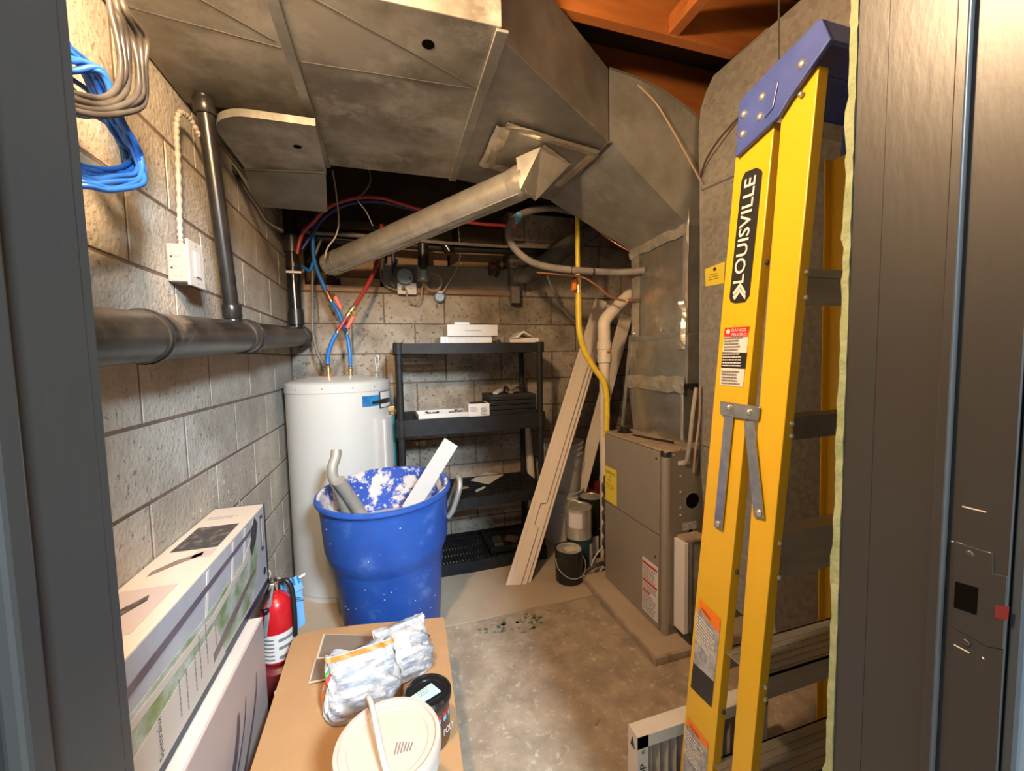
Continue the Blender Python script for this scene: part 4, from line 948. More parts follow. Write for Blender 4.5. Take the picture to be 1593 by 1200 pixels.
# ------------------------------------------------------------------ leaning trim boards
def plank(p, q, w, th, label, notch=False):
    p = Vector(p); q = Vector(q); d = (q - p).normalized(); v = Vector((-.35, -1, .3))
    n = (v - d * v.dot(d)).normalized(); s = n.cross(d).normalized()
    if s.x < 0: s = -s
    L = (q - p).length
    t = thing('trim_board', label, 'board', p, 'trim boards leaning by the furnace')
    def pt(u, v_): return p + d * u + s * v_
    if notch: poly = [pt(-.01, 0), pt(L, 0), pt(L, w), pt(.50, w), pt(.485, w * .62), pt(.36, w * .62), pt(.345, w * .95), pt(.02, w * .95)]
    else: poly = [pt(0, 0), pt(L, 0), pt(L, w), pt(0, w)]
    b = Mb().prism(poly, n * th).build('board', 'plank', t, bevel=.0015)
    for f, ww in ((.17, .010), (.30, .004)): Mb().beam(pt(.012, w * f) + n * th, pt(L - .01, w * f) + n * th, ww, .004, up=n).build('moulding', 'plank', t, bevel=.001)
    return t
plank((.585, 2.14, .012), (1.43, 2.62, 1.72), .088, .014, 'front cream trim board with a notched edge leaning by the furnace', True)
_d = (Vector((1.43, 2.62, 1.72)) - Vector((.585, 2.14, .012))).normalized(); _v = Vector((-.35, -1, .3)); _n = (_v - _d * _v.dot(_d)).normalized(); _s = _n.cross(_d).normalized()
if _s.x < 0: _s = -_s
for k, (l, w_) in enumerate((('middle cream trim board in the leaning bundle', .090), ('rearmost cream trim board in the leaning bundle', .088))):
    a_ = Vector((.585, 2.14, .012)) + _s * (.024 + .022 * k) - _n * (.0165 * (k + 1)); a_ = a_ - _d * ((a_.z - .014) / _d.z)
    plank(a_, a_ + _d * (1.94 - .03 * k), w_, .014, l)
plank((1.10, 2.55, .012), (1.66, 2.66, 1.62), .09, .02, 'single wide board standing behind the vent pipe')

# ------------------------------------------------------------------ shelving unit
SX0, SX1, SY0, SY1 = .02, .92, 2.345, 2.76
t = thing('shelving_unit', 'black plastic four tier shelving unit against the back wall', 'shelf', (.47, 2.55, 0))
def tier(z0, z1, bow=0.):
    d = Mb(); n = 10
    # rim
    fr = []
    for i in range(n + 1):
        x = SX0 + (SX1 - SX0) * i / n; fr.append((x, SY0 - .012 * math.sin(PI * i / n), bow * math.sin(PI * i / n)))
    for (xa, ya, ba), (xb, yb, bb_) in zip(fr, fr[1:]):
        d.hexa([(xa, ya, z0 - ba), (xb, yb, z0 - bb_), (xb, yb + .012, z0 - bb_), (xa, ya + .012, z0 - ba)], [(xa, ya, z1), (xb, yb, z1), (xb, yb + .012, z1), (xa, ya + .012, z1)])
    d.box((SX0, SY1 - .01, z0), (SX1, SY1, z1)).box((SX0, SY0, z0), (SX0 + .01, SY1, z1)).box((SX1 - .01, SY0, z0), (SX1, SY1, z1))
    o = d.build('shelf_rim', 'black_plastic', t)
    g = Mb(); zt = z1 - .006
    k = SX0 + .012
    while k < SX1 - .012:
        g.box((k, SY0 + .01, zt - .008), (k + .011, SY1 - .008, zt)); k += .0195
    for y in (2.43, 2.52, 2.61, 2.70): g.box((SX0 + .01, y - .012, zt - .012), (SX1 - .01, y + .012, zt - .001))
    g.build('shelf_grid', 'black_plastic', o)
    for x in (SX0, SX1):
        for y in (SY0, SY1):
            Mb().lathe((x + (.022 if x == SX0 else -.022), y + (.022 if y == SY0 else -.022), z0 - .004), [(.030, 0), (.030, z1 - z0 + .006), (.024, z1 - z0 + .008)], 16).build('corner_socket', 'black_plastic', o, smooth=40)
TIERS = ((0.004, .075), (.405, .470), (.868, .962), (1.345, 1.402))
for z0, z1 in TIERS: tier(z0, z1, .006 if z0 > 1.2 else 0)
for (a0, a1), (b0, b1) in zip(TIERS, TIERS[1:]):
    for x in (SX0 + .022, SX1 - .022):
        for y in (SY0 + .022, SY1 - .022):
            Mb().tube([(x, y, a1), (x, y, b0)], .0185, 16).build('post', 'black_plastic', t, smooth=40)
# things on top of the shelf
def bx(name, lo, hi, mat, label, cat, group=None, bevel=.002, rz=0.):
    c = (Vector(lo) + Vector(hi)) / 2; b = Mb().box(lo, hi)
    xf = Matrix.Translation(c) @ Matrix.Rotation(rz, 4, 'Z') @ Matrix.Translation(-c) if rz else None
    return tag(b.build(name, mat, None, bevel=bevel, xf=xf), label, cat, group)
zt = 1.397
t = thing('flat_carton', 'long flat white carton lying on top of the shelf', 'box', (.45, 2.5, zt))
Mb().box((.285, 2.40, zt), (.60, 2.62, zt + .046)).build('carton_body', 'paper', t, bevel=.002)
lines((.33, 2.399, zt + .01), XA, ZA, .2, .03, 3, 'ink_grey', t, seed=40, fill=.12)
Mb().box((.31, 2.3985, zt), (.316, 2.3995, zt + .046)).build('blue_stripe', 'sky_tag', t)
t = thing('white_carton', 'glossy white carton stacked upon the flat carton on the shelf', 'box', (.47, 2.5, zt + .047))
Mb().box((.325, 2.385, zt + .047), (.635, 2.60, zt + .116)).build('carton_body', 'white', t, bevel=.003)
Mb().box((.43, 2.384, zt + .078), (.53, 2.3848, zt + .081)).build('printed_line', 'ink_grey', t)
o = bx('blue_packet', (.38, 2.46, zt + .117), (.475, 2.55, zt + .14), 'pale_blue', 'little pale blue packet on top of the white carton', 'packet', bevel=.004)
for i, (lo, hi, rz, l) in enumerate((((.70, 2.38, zt), (.83, 2.56, zt + .03), .1, 'lower left folded paper packet on top of the shelf right end'), ((.80, 2.37, zt), (.905, 2.60, zt + .035), -.08, 'thick white paper pad on top of the shelf right corner'))):
    bx('paper_pad', lo, hi, 'paper', l, 'paper', 'papers on the top shelf', rz=rz)
b = Mb(); prof = [(-.08, .0), (-.03, .012), (.0, .038), (.02, .047), (.045, .03), (.085, .008), (.045, .02), (.02, .036), (.006, .028), (-.02, .004)]
b.prism([(.79 + x, 2.40, zt + .034 + z) for x, z in prof], (0, .16, 0))
tag(b.build('rolled_papers', 'paper'), 'curled sheaf of white papers on top of the paper pads', 'paper')
c = Vector((.665, 2.385, zt))
t = thing('glass_ornament', 'small dark glassy metal fitting at the shelf top edge', 'fitting', c)
Mb().lathe(c + ZA * .022, [(0, -.022), (.015, -.018), (.022, 0), (.015, .018), (0, .022)], 10).build('bulb', 'glass_bits', t)
Mb().lathe(c + Vector((.028, -.005, .014)), [(0, -.014), (.012, -.008), (.012, .008), (0, .014)], 8, axis=(.6, -.7, .2)).build('knob', 'glass_bits', t)
Mb().lathe(c + Vector((-.032, 0, .011)), [(.012, -.011), (.012, .012), (.006, .018)], 10, axis=(.9, 0, .3)).build('socket', 'ink', t)
# second tier
zt = .957
t = thing('parts_tray', 'shallow white carton tray of small metal parts on the second tier', 'tray', (.3, 2.45, zt))
b = Mb().box((.135, 2.37, zt), (.50, 2.56, zt + .004)).box((.135, 2.37, zt), (.50, 2.375, zt + .032)).box((.135, 2.555, zt), (.50, 2.56, zt + .032)).box((.135, 2.37, zt), (.14, 2.56, zt + .032)).box((.495, 2.37, zt), (.50, 2.56, zt + .032))
b.build('tray', 'white', t)
rr = random.Random(8)
for k in range(16):
    c = Vector((rr.uniform(.17, .47), rr.uniform(2.40, 2.53), zt + rr.uniform(.016, .034)))
    Mb().beam(c, c + Vector((rr.uniform(-.03, .03), rr.uniform(-.02, .02), rr.uniform(-.004, .012))), .012, .012).build('metal_part', rr.choice(('glass_bits', 'chrome', 'dark_steel', 'rivet')), t, bevel=.003)
t = thing('small_carton', 'small white carton box standing beside the black case', 'box', (.49, 2.44, zt))
Mb().box((.435, 2.352 + .01, zt), (.565, 2.50, zt + .078)).build('carton_body', 'paper', t, bevel=.0015)
Mb().box((.455, 2.375, zt + .078), (.55, 2.485, zt + .0788)).build('dark_opening', 'dark_steel', t)
lines((.445, 2.361, zt + .03), XA, ZA, .05, .03, 5, 'ink_grey', t, seed=41, fill=.3); lines((.51, 2.361, zt + .01), XA, ZA, .045, .05, 7, 'ink_grey', t, seed=42, fill=.5)
t = thing('storage_case', 'stacked black case with papers on it at the right of the second tier', 'case', (.73, 2.5, zt))
for k in range(4): Mb().box((.57 + .002 * k, 2.375, zt + .03 * k), (.878, 2.62, zt + .03 * k + .028)).build('drawer', 'black_plastic', t, bevel=.004)
Mb().box((.572, 2.377, zt + .118), (.876, 2.62, zt + .122)).build('case_lid', 'dark_steel', t)
for k, (x, y, dx, dy, l) in enumerate(((.64, 2.44, .05, .05, 'white remote-like gadget lying on the black case'), (.745, 2.45, .055, .045, 'grey gadget lying on the black case right side'))):
    o = Mb().beam((x - dx / 2, y - dy / 2, zt + .132), (x + dx / 2, y + dy / 2, zt + .148), .035, .016).build('gadget', 'white' if k == 0 else 'glass_bits', None, bevel=.004)
    tag(o, l, 'gadget')
o = tube('extension_lead', [(.69, 2.47, zt + .13), (.71, 2.50, zt + .165), (.73, 2.47, zt + .135), (.78, 2.50, zt + .15), (.82, 2.47, zt + .165), (.84, 2.49, zt + .13)], .009, 'cable_black', None)
tag(o, 'bunched black lead lying on the black case', 'cable')
# third tier
zt = .466
o = Mb().prism([U(732, 748, Z=zt), U(760, 754, Z=zt), U(784, 739, Z=zt), U(755, 735, Z=zt)], (0, 0, .002)).build('paper_sheet', 'paper', None); tag(o, 'square white card lying on the third tier', 'paper')
o = Mb().beam(U(741, 764, Z=zt + .005), U(754, 758, Z=zt + .005), .014, .008).build('wood_scrap', 'cream', None); tag(o, 'short pale stick lying in front of the white card', 'scrap')
o = Mb().beam(U(706, 762, Z=zt + .004), U(728, 758, Z=zt + .004), .03, .004).build('brown_scrap', 'wood', None); tag(o, 'brown scrap lying beside the blue bin on the third tier', 'scrap')
# bottom tier
zt = .0715
t = thing('tool_tray', 'black tray with a brush and small tools on the bottom tier', 'tray', (.68, 2.5, zt))
Mb().box((.55, 2.38, zt), (.84, 2.66, zt + .006)).box((.55, 2.38, zt), (.84, 2.386, zt + .04)).box((.55, 2.655, zt), (.84, 2.66, zt + .04)).box((.55, 2.38, zt), (.556, 2.66, zt + .04)).build('tray', 'black_gloss', t)
Mb().beam((.70, 2.52, zt + .03), (.76, 2.46, zt + .03), .05, .02).build('brush', 'wood_dark', t)
Mb().beam((.63, 2.46, zt + .015), (.64, 2.58, zt + .015), .06, .02).build('tool', 'dark_steel', t, bevel=.004)

# ------------------------------------------------------------------ blue bin and what is in it
BC = Vector((-.03, 1.925, 0))
tilt = Matrix.Translation(BC) @ Matrix.Rotation(math.radians(3.0), 4, 'X') @ Matrix.Rotation(math.radians(-1.5), 4, 'Y') @ Matrix.Translation(-BC)
t = thing('rubbish_bin', 'scuffed blue plastic rubbish bin with plaster splashes in front of the tank', 'bin', BC)
prof = [(.0, .006), (.205, .006), (.212, .02), (.245, .42), (.248, .43), (.262, .46), (.272, .50), (.278, .66), (.282, .705), (.292, .708), (.296, .716), (.294, .728), (.284, .732), (.272, .728), (.268, .70), (.258, .48), (.235, .40), (.20, .03), (0, .03)]
Mb().lathe(BC, prof[:13], 48, closed=True).build('bin_body', 'bin_blue', t, smooth=35, xf=tilt)
Mb().lathe(BC, prof[12:], 48, closed=True).build('bin_lining', 'bin_inside', t, smooth=35, xf=tilt)
for s in (1,):
    tube('handle', [tilt @ (BC + Vector(p)) for p in ((.272 * s, -.05, .56), (.30 * s, -.05, .60), (.335 * s, -.04, .69), (.34 * s, .0, .73), (.335 * s, .04, .69), (.30 * s, .05, .60), (.272 * s, .05, .56))], .014, 'galv', t, seg=10)
Mb().lathe(BC, [(0, .50), (.255, .50), (.25, .52), (.12, .55), (0, .54)], 32).build('debris_heap', 'plaster', t, smooth=40, xf=tilt)
rr = random.Random(12); b = Mb()
for k in range(40):
    a = rr.uniform(-2.6, -.4) + (PI if rr.random() < .1 else 0); z = rr.uniform(.05, .70); r = .2115 + (.245 - .212) * z / .42 if z < .42 else .2785
    if .42 <= z < .51: continue
    c = BC + Vector((math.cos(a), math.sin(a), 0)) * r + ZA * z; s = rr.uniform(.0012, .0035)
    b.lathe(c, [(s, -.001), (s * .6, .001)], 5, axis=(math.cos(a), math.sin(a), 0))
b.build('paint_specks', 'plaster', t, xf=tilt)
o = Mb()
w0 = [U(665, 752, Y=1.95), U(640, 775, Y=1.93)]
pA, pB = U(650, 772, Y=1.95), U(702, 688, Y=1.99)
o.beam(pA - (pB - pA) * .25, pB, .005, .085, up=(1, .25, -.1))
tag(o.build('offcut_board', 'white', None, bevel=.002), 'white board offcut sticking out of the blue bin', 'board')
o = Mb().tube(smooth_path([U(523, 700, Y=1.86), U(522, 712, Y=1.85), U(517, 728, Y=1.83), U(519, 745, Y=1.83), U(530, 770, Y=1.86), U(540, 800, Y=1.9)], 6), [.022] * 31, 14).build('bent_pipe', 'galv_dirty', None, smooth=40)
tag(o, 'bent dusty grey pipe standing at the bin left edge', 'pipe')
o = Mb().tube([U(527, 748, Y=1.80), U(550, 782, Y=1.86), U(570, 812, Y=1.9)], .027, 16).build('pipe_offcut', 'galv_dirty', None, smooth=40)
tag(o, 'straight dusty pipe offcut poking over the bin front rim', 'pipe')

# ------------------------------------------------------------------ cartons at the left wall
t = thing('desk_carton', 'long printed carton with room photograph lying upper against the left wall', 'box', (-.53, 1.15, .51))
AX0, AX1, AY0, AY1, AZ0, AZ1 = -.606, -.455, .42, 1.595, .512, .803
Mb().box((AX0, AY0, AZ0), (AX1, AY1, AZ1)).build('carton_body', 'box_cream', t, bevel=.003)
Mb().box((AX0 - .001, AY1 - .004, AZ0 - .001), (AX1 + .001, AY1 + .001, AZ1 + .001)).build('end_panel', 'box_navy', t, bevel=.002)
Mb().box((AX1 - .001, AY1 - .012, AZ0), (AX1 + .0012, AY1, AZ1)).build('edge_stripe', 'box_navy', t)
Mb().box((AX1 - .001, AY0, AZ0), (AX1 + .0012, AY1, AZ0 + .022)).build('edge_stripe', 'box_navy', t)
# side print: e1 = +Y runs away from the camera
def side(pts, mat, name, lift=.001):
    return Mb().prism([(AX1 + lift, AY0 + u * (AY1 - AY0), AZ0 + v * (AZ1 - AZ0)) for u, v in pts], (.0006, 0, 0)).build(name, mat, t)
side([(0, .55), (.90, .12), (.985, .12), (.985, .99), (0, .99)], 'box_grey', 'printed_photo')
side([(.0, .40), (.30, .40), (.52, .12), (.86, .12), (.92, .62), (.90, .70), (.60, .62), (0, .70)], 'box_art', 'printed_window', .0018)
side([(.30, .62), (.62, .56), (.80, .66), (.875, .84), (.885, .96), (.90, .96), (.89, .80), (.82, .60), (.62, .50), (.30, .56)], 'box_cream', 'printed_desk_edge', .0026)
side([(.86, .60), (.90, .72), (.92, .88), (.90, .98), (.87, .90), (.85, .72)], 'photo_dark', 'printed_chair', .0034)
side([(.60, .16), (.72, .24), (.88, .40), (.88, .44), (.70, .32), (.60, .24)], 'box_brown', 'printed_table_leg', .0034)
side([(.0, .08), (.66, .08), (.62, .46), (.0, .30)], 'box_cream', 'printed_text_panel', .0030)
for u_ in (.58, .72, .80): side([(u_, .62), (u_ + .012, .62), (u_ + .03, .97), (u_ + .02, .97)], 'label_white', 'printed_curtain', .0022)
side([(.10, .72), (.88, .86), (.88, .90), (.10, .80)], 'box_swoosh', 'printed_shadow', .0024)
side([(.945, .50), (.965, .50), (.965, .92), (.945, .92)], 'photo_dark', 'printed_lamp', .003)
side([(.95, .54), (.96, .54), (.96, .88), (.95, .88)], 'box_cream', 'printed_lamp_core', .0038)
Mb().lathe((AX1 + .001, AY0 + .963 * (AY1 - AY0), AZ0 + .22 * (AZ1 - AZ0)), [(.013, 0), (.013, .0012)], 20, axis=(1, 0, 0)).build('printed_emblem', 'box_navy', t)
text('Spectralux', (AX1 + .004, .895, AZ0 + .035), ZA, -YA, .018, 'ink', t, .085)
for k, (y, z, w) in enumerate(((.97, .05, .10), (1.0, .04, .12), (1.04, .05, .09), (1.065, .06, .12), (1.10, .07, .10), (1.15, .08, .08))):
    lines((AX1 + .0038, y, AZ0 + z), ZA, -YA, w, .012, 1, 'ink_grey', t, seed=50 + k, th=.0005, fill=.35)
def topf(pts, mat, name, lift=.0005):
    return Mb().prism([(AX0 + v * (AX1 - AX0), AY0 + u * (AY1 - AY0), AZ1 + lift) for u, v in pts], (0, 0, .0006)).build(name, mat, t)
topf([(.71, .14), (.85, .14), (.85, .86), (.71, .86)], 'photo_dark', 'printed_photo')
topf([(.60, .22), (.62, .20), (.66, .40), (.69, .72), (.67, .74), (.64, .48)], 'box_brown', 'printed_desk')
topf([(.66, .60), (.70, .60), (.70, .88), (.66, .88)], 'box_pink', 'printed_panel')
topf([(.40, .10), (.55, .10), (.55, .80), (.40, .80)], 'box_pink', 'printed_photo')
topf([(.42, .18), (.44, .16), (.52, .55), (.50, .60), (.44, .40), (.42, .60), (.405, .50)], 'photo_dark', 'printed_mechanism', .0012)
lines((AX0 + .02, AY0 + .90 * (AY1 - AY0), AZ1 + .0005), XA, YA, .09, .03, 3, 'ink_grey', t, seed=60, th=.0005, fill=.15)
t = thing('lower_carton', 'pale carton with dark curved stripes under the long printed carton', 'box', (-.5, 1.1, 0))
BX0, BX1, BY0, BY1, BZ1 = -.60, -.418, .50, 1.385, .508
Mb().box((BX0, BY0, 0.001), (BX1, BY1, BZ1)).build('carton_body', 'box_pink', t, bevel=.003)
Mb().box((BX0 + .01, BY0, BZ1 - .001), (BX1 - .006, BY1 - .004, BZ1 + .0006)).build('top_face', 'white', t)
for off, wd_ in ((0, .05), (.09, .035), (.15, .09)):
    cv = [(BY1 - .09 - off - (1 - f) ** .5 * 0 - .42 * (1 - f) ** 1.6, f) for f in [i / 10 for i in range(11)]]
    p_ = [(BX1 + .0008, y, .05 + f * .34) for y, f in cv]; q_ = [(BX1 + .0008, y + wd_ * (.15 + (1 - f)), .05 + f * .34) for y, f in reversed(cv)]
    Mb().prism(p_ + q_, (.0006, 0, 0)).build('printed_stripe', 'box_swoosh', t)

# ------------------------------------------------------------------ red extinguisher between the cartons
EC = Vector((-.452, 1.655, 0))
o = thing('red_canister', 'dark red metal canister on the floor under the fire extinguisher', 'canister', EC)
Mb().lathe(EC, [(.072, .001), (.075, .01), (.075, .165), (.06, .178), (0, .178)], 28).build('canister_body', 'maroon', o, smooth=40)
Mb().lathe(EC, [(.0765, .02), (.0765, .03)], 28).build('canister_band', 'red', o)
ez = .1785
t = thing('fire_extinguisher', 'red fire extinguisher with white instruction label and chrome handle', 'extinguisher', EC + ZA * ez)
Mb().lathe(EC, [(.045, ez + .001), (.055, ez + .012), (.056, ez + .20), (.050, ez + .228), (.034, ez + .25), (.018, ez + .258), (.018, ez + .27), (0, ez + .27)], 32).build('cylinder', 'red', t, smooth=40)
def ecurve(a0, a1, z0, z1, r, mat, name, par, n=14):
    vv = []; 
    for i in range(n + 1):
        a = math.radians(a0 + (a1 - a0) * i / n); d = Vector((math.cos(a), math.sin(a), 0))
        for z in (z0, z1): vv.append(EC + d * r + ZA * z)
    return Mb().add(vv, [(2 * i, 2 * i + 2, 2 * i + 3, 2 * i + 1) for i in range(n)]).build(name, mat, par, smooth=40)
lb = ecurve(-165, -5, ez + .02, ez + .125, .0566, 'label_white', 'instruction_label', t)
for k in range(6): ecurve(-150, -90, ez + .03 + k * .015, ez + .036 + k * .015, .0571, 'ink_grey', 'printed_line', lb)
for z in (.03, .065, .095): ecurve(-75, -20, ez + z, ez + z + .012, .0571, 'ink_grey', 'printed_line', lb)
Mb().lathe(EC, [(.016, ez + .27), (.02, ez + .28), (.02, ez + .31), (.012, ez + .315)], 16).build('valve', 'chrome', t, smooth=40)
Mb().beam(EC + Vector((.0, -.0, ez + .318)), U(408, 948, Y=1.60), .020, .014).build('lever', 'chrome', t, bevel=.003)
Mb().beam(EC + Vector((-.005, -.02, ez + .305)), U(411, 992, Y=1.583), .018, .008, up=(0, -1, 0)).build('handle', 'zinc', t, bevel=.003)
Mb().lathe(U(413, 951, Y=1.61), [(.013, -.008), (.016, 0), (.013, .008)], 16, axis=(.8, .6, 0)).build('gauge', 'black_gloss', t, smooth=40)
tube('hose', [EC + Vector((.018, 0, ez + .295)), EC + Vector((.04, -.01, ez + .305)), EC + Vector((.058, -.015, ez + .27)), EC + Vector((.064, -.02, ez + .18)), EC + Vector((.062, -.02, ez + .09))], .009, 'cable_black', t)
tube('pull_ring', [EC + Vector((-.03 + .02 * math.cos(a), -.01, ez + .34 + .02 * math.sin(a))) for a in [i * PI / 5 for i in range(11)]], .002, 'cream', t, seg=6)
# blue tag behind it
t = thing('service_tag', 'bright blue folded paper tag tied to the fire extinguisher', 'tag', EC + Vector((.03, .05, ez + .3)))
def T_(x, y, d=.055): return U(x, y, Y=EC.y + d)
Mb().prism([T_(405, 942), T_(420, 925), T_(440, 906), T_(465, 895), T_(472, 915), T_(452, 926), T_(425, 932)], (0, .002, 0)).build('upper_leaf', 'sky_tag', t)
Mb().prism([T_(445, 928, .06), T_(470, 918, .06), T_(475, 970, .06), T_(455, 985, .06), T_(448, 960, .06)], (0, .002, 0)).build('lower_leaf', 'sky_tag', t)
for x in (440, 448, 456, 464): Mb().prism([T_(x, 919 - (x - 440) * .45, .054), T_(x + 4, 917 - (x - 440) * .45, .054), T_(x + 1, 905 - (x - 440) * .4, .054), T_(x - 3, 907 - (x - 440) * .4, .054)], (0, -.0005, 0)).build('printed_block', 'label_blue', t)
lines(T_(456, 938, .058), XA, ZA, .04, .02, 3, 'ink', t, seed=70)
Mb().prism([T_(464, 898, .05), T_(475, 891, .05), T_(474, 896, .05), T_(466, 900, .05)], (0, .002, 0)).build('curled_corner', 'paper', t)

# ------------------------------------------------------------------ cardboard box and the things on it
ZK = .30
def KB(x, y, z=ZK): return U(x, y, Z=z)
cb = [KB(688, 962), KB(690, 968), KB(722, 1240), KB(380, 1240), KB(456, 999), KB(466, 990), KB(482, 984), KB(560, 973)]
t = thing('cardboard_box', 'big closed brown cardboard box on the floor used as a table', 'box', (-.1, 1.2, 0))
pl = [(p.x, p.y) for p in cb]
Mb().prism([(x, y, 0) for x, y in pl], (0, 0, ZK - .004)).build('box_body', 'cardboard', t)
Mb().prism([(x + (.006 if x > 0 else -.006), y + (.006 if y > 1.2 else -.004), ZK - .004) for x, y in pl], (0, 0, .004)).build('top_flaps', 'cardboard', t, bevel=.0015)
Mb().lathe(KB(430, 1080, ZK - .02), [(.010, 0), (.010, .004)], 10, axis=(-1, 0, 0)).build('torn_corner', 'cream', t)
for k, (pp, l) in enumerate((([(503, 988), (590, 990), (585, 1018), (492, 1026)], 'rear of two brown mesh panels on the cardboard box'), ([(490, 1027), (562, 1018), (552, 1050), (480, 1064)], 'front of two brown mesh panels on the cardboard box'))):
    q = [KB(x, y, ZK + .0006 + .006 * k) for x, y in pp]; c = sum(q, Vector()) / 4
    t = thing('mesh_panel', l, 'panel', c, 'mesh panels on the cardboard box')
    Mb().prism(q, (0, 0, .003)).build('frame', 'cream', t)
    Mb().prism([c + (p - c) * .93 + ZA * .0032 for p in q], (0, 0, .001)).build('mesh', 'mesh_panel', t)
# crumpled bags: lofted sacks with a flat folded top
def sack(c, rx, ry, h, rz, lean, label, seed):
    t = thing('grout_bag', label, 'bag', c, 'crumpled bags on the cardboard box')
    rr = random.Random(seed); ws = [(rr.uniform(3, 9), rr.uniform(3, 8), rr.uniform(0, 6)) for _ in range(8)]
    mx = Matrix.Translation(c) @ Matrix.Rotation(rz, 4, 'Z')
    def S_(u, v, lift=0.):
        """u 0..1 round the sack, v 0..1 from bottom to folded top"""
        a = 2 * PI * u; k = 1 - .06 * v; y = 1 - .06 * v - .86 * max(0, (v - .3) / .7) ** 1.25
        bulge = 1 + .10 * math.sin(PI * min(v / .6, 1))
        cx_, sy_ = math.cos(a), math.sin(a)
        px = abs(cx_) ** .55 * (1 if cx_ > 0 else -1); py = abs(sy_) ** .7 * (1 if sy_ > 0 else -1)
        w = 0
        for fa, fv, ph in ws: w += abs(math.sin(a * fa * .6 + v * fv * 2 + ph)) - .6
        w *= .0032 * (1 if v > .02 else 0)
        return mx @ Vector((px * (rx * k * bulge + w + lift), py * (ry * y * bulge + w + lift) + lean * v * v, h * v + w * .8 * (v > .05) + lift * .5))
    def patch(u0, u1, v0, v1, mat, name, lift=.0015, nu=64, nv=20, par=None):
        nu = max(2, int(nu * abs(u1 - u0))); nv = max(2, int(nv * (v1 - v0)) + 1); vv = []
        for i in range(nu + 1):
            for j in range(nv + 1): vv.append(S_(u0 + (u1 - u0) * i / nu, v0 + (v1 - v0) * j / nv, lift))
        return Mb().add(vv, [(i * (nv + 1) + j, (i + 1) * (nv + 1) + j, (i + 1) * (nv + 1) + j + 1, i * (nv + 1) + j + 1) for i in range(nu) for j in range(nv)]).build(name, mat, par or t, smooth=28)
    body = patch(0, 1, 0, 1, 'bag', 'sack_body', 0, 96, 30)
    top = patch(0, 1, .93, 1.0, 'bag', 'folded_top', .003, 96, 40)
    return t, patch
tb, pt = sack(KB(628, 1040) + ZA * .001, .085, .062, .135, .30, .03, 'rear crumpled white printed plastic bag on the cardboard box', 5)
pt(.56, .70, .15, .75, 'bag_print', 'printed_text'); pt(.74, .94, .10, .50, 'bag_print', 'printed_text'); pt(.76, .93, .56, .78, 'bag_print', 'printed_text')
pt(.50, .55, .35, .92, 'orange', 'orange_stripe'); pt(.02, .08, .88, .98, 'red_valve', 'red_corner', .005)
tb, pt = sack(KB(566, 1092) + ZA * .001, .098, .062, .15, .16, .028, 'front crumpled white plastic bag with an orange fold on cardboard box', 9)
pt(.56, .96, .925, .99, 'orange', 'orange_stripe', .0045); pt(.49, .53, .25, .62, 'orange', 'orange_edge')
pt(.535, .56, .62, .82, 'green_print', 'pepper_print'); pt(.56, .585, .60, .80, 'red_valve', 'pepper_print')
pt(.54, .60, .08, .50, 'pale_blue', 'blue_panel'); pt(.62, .92, .12, .45, 'bag_print', 'printed_text'); pt(.64, .90, .52, .82, 'bag_print', 'printed_text')
pt(.60, .615, .10, .16, 'label_yellow', 'printed_symbol', .002)
# white pail
c = U(604, 1152, Z=.515); c.z = 0; r = .105
t = thing('white_pail', 'white plastic pail with closed cream lid at the front of the box', 'bucket', (c.x, c.y, ZK))
Mb().lathe(c, [(.088, ZK + .001), (.092, ZK + .01), (.098, .46), (.104, .462), (.104, .485), (.099, .487), (.099, .495)], 40).build('pail_body', 'white', t, smooth=35)
ld = Mb().lathe(c, [(.108, .49), (.109, .508), (.106, .516), (.098, .517), (.096, .511), (.082, .511), (.080, .508), (0, .508)], 48).build('lid', 'lid_cream', t, smooth=35)
for k in range(6): Mb().beam(c + Vector((.012 + k * .006, -.03, .509)), c + Vector((.018 + k * .006, -.005 - .002 * k, .509)), .002, .002).build('embossed_line', 'ink_grey', ld)
h0 = c + Vector((-.09, .07, .47)); 
tube('handle', [c + Vector((.012, -.118, .46)), c + Vector((.01, -.115, .51)), c + Vector((-.008, -.06, .533)), c + Vector((-.022, .0, .548)), c + Vector((-.034, .06, .55)), c + Vector((-.045, .10, .535)), c + Vector((-.045, .112, .47))], .006, 'white', t, seg=8)
# brown stain can
c = U(665, 1078, Z=.425); c.z = 0
t = thing('stain_can', 'round dark brown wood finish can with a mint note on its lid', 'can', (c.x, c.y, ZK))
Mb().lathe(c, [(.054, ZK + .001), (.056, ZK + .006), (.056, .415), (.060, .417), (.061, .428), (.057, .431), (.054, .425), (.046, .425), (.044, .421), (0, .421)], 40).build('can_body', 'brown_can', t, smooth=35)
Mb().lathe(c, [(.0605, .412), (.0625, .417), (.0625, .427), (.056, .433), (.053, .427), (.043, .427), (.041, .424), (0, .424)], 40).build('lid', 'black_gloss', t, smooth=35)
def ccurve(cc, a0, a1, z0, z1, r_, mat, name, par, n=10, sl=0.):
    vv = []
    for i in range(n + 1):
        a = math.radians(a0 + (a1 - a0) * i / n); d = Vector((math.cos(a), math.sin(a), 0))
        for z in (z0, z1): vv.append(cc + d * r_ + ZA * (z + sl * i / n))
    return Mb().add(vv, [(2 * i, 2 * i + 2, 2 * i + 3, 2 * i + 1) for i in range(n)]).build(name, mat, par, smooth=40)
ccurve(c, -150, 60, .385, .396, .0566, 'label_red', 'red_band', t); ccurve(c, -150, 60, .373, .385, .0566, 'sky_tag', 'blue_band', t)
text('POLY', c + Vector((.030, -.052, .345)), Vector((.75, .66, 0)), ZA, .018, 'label_white', t, .038, lift=.006)
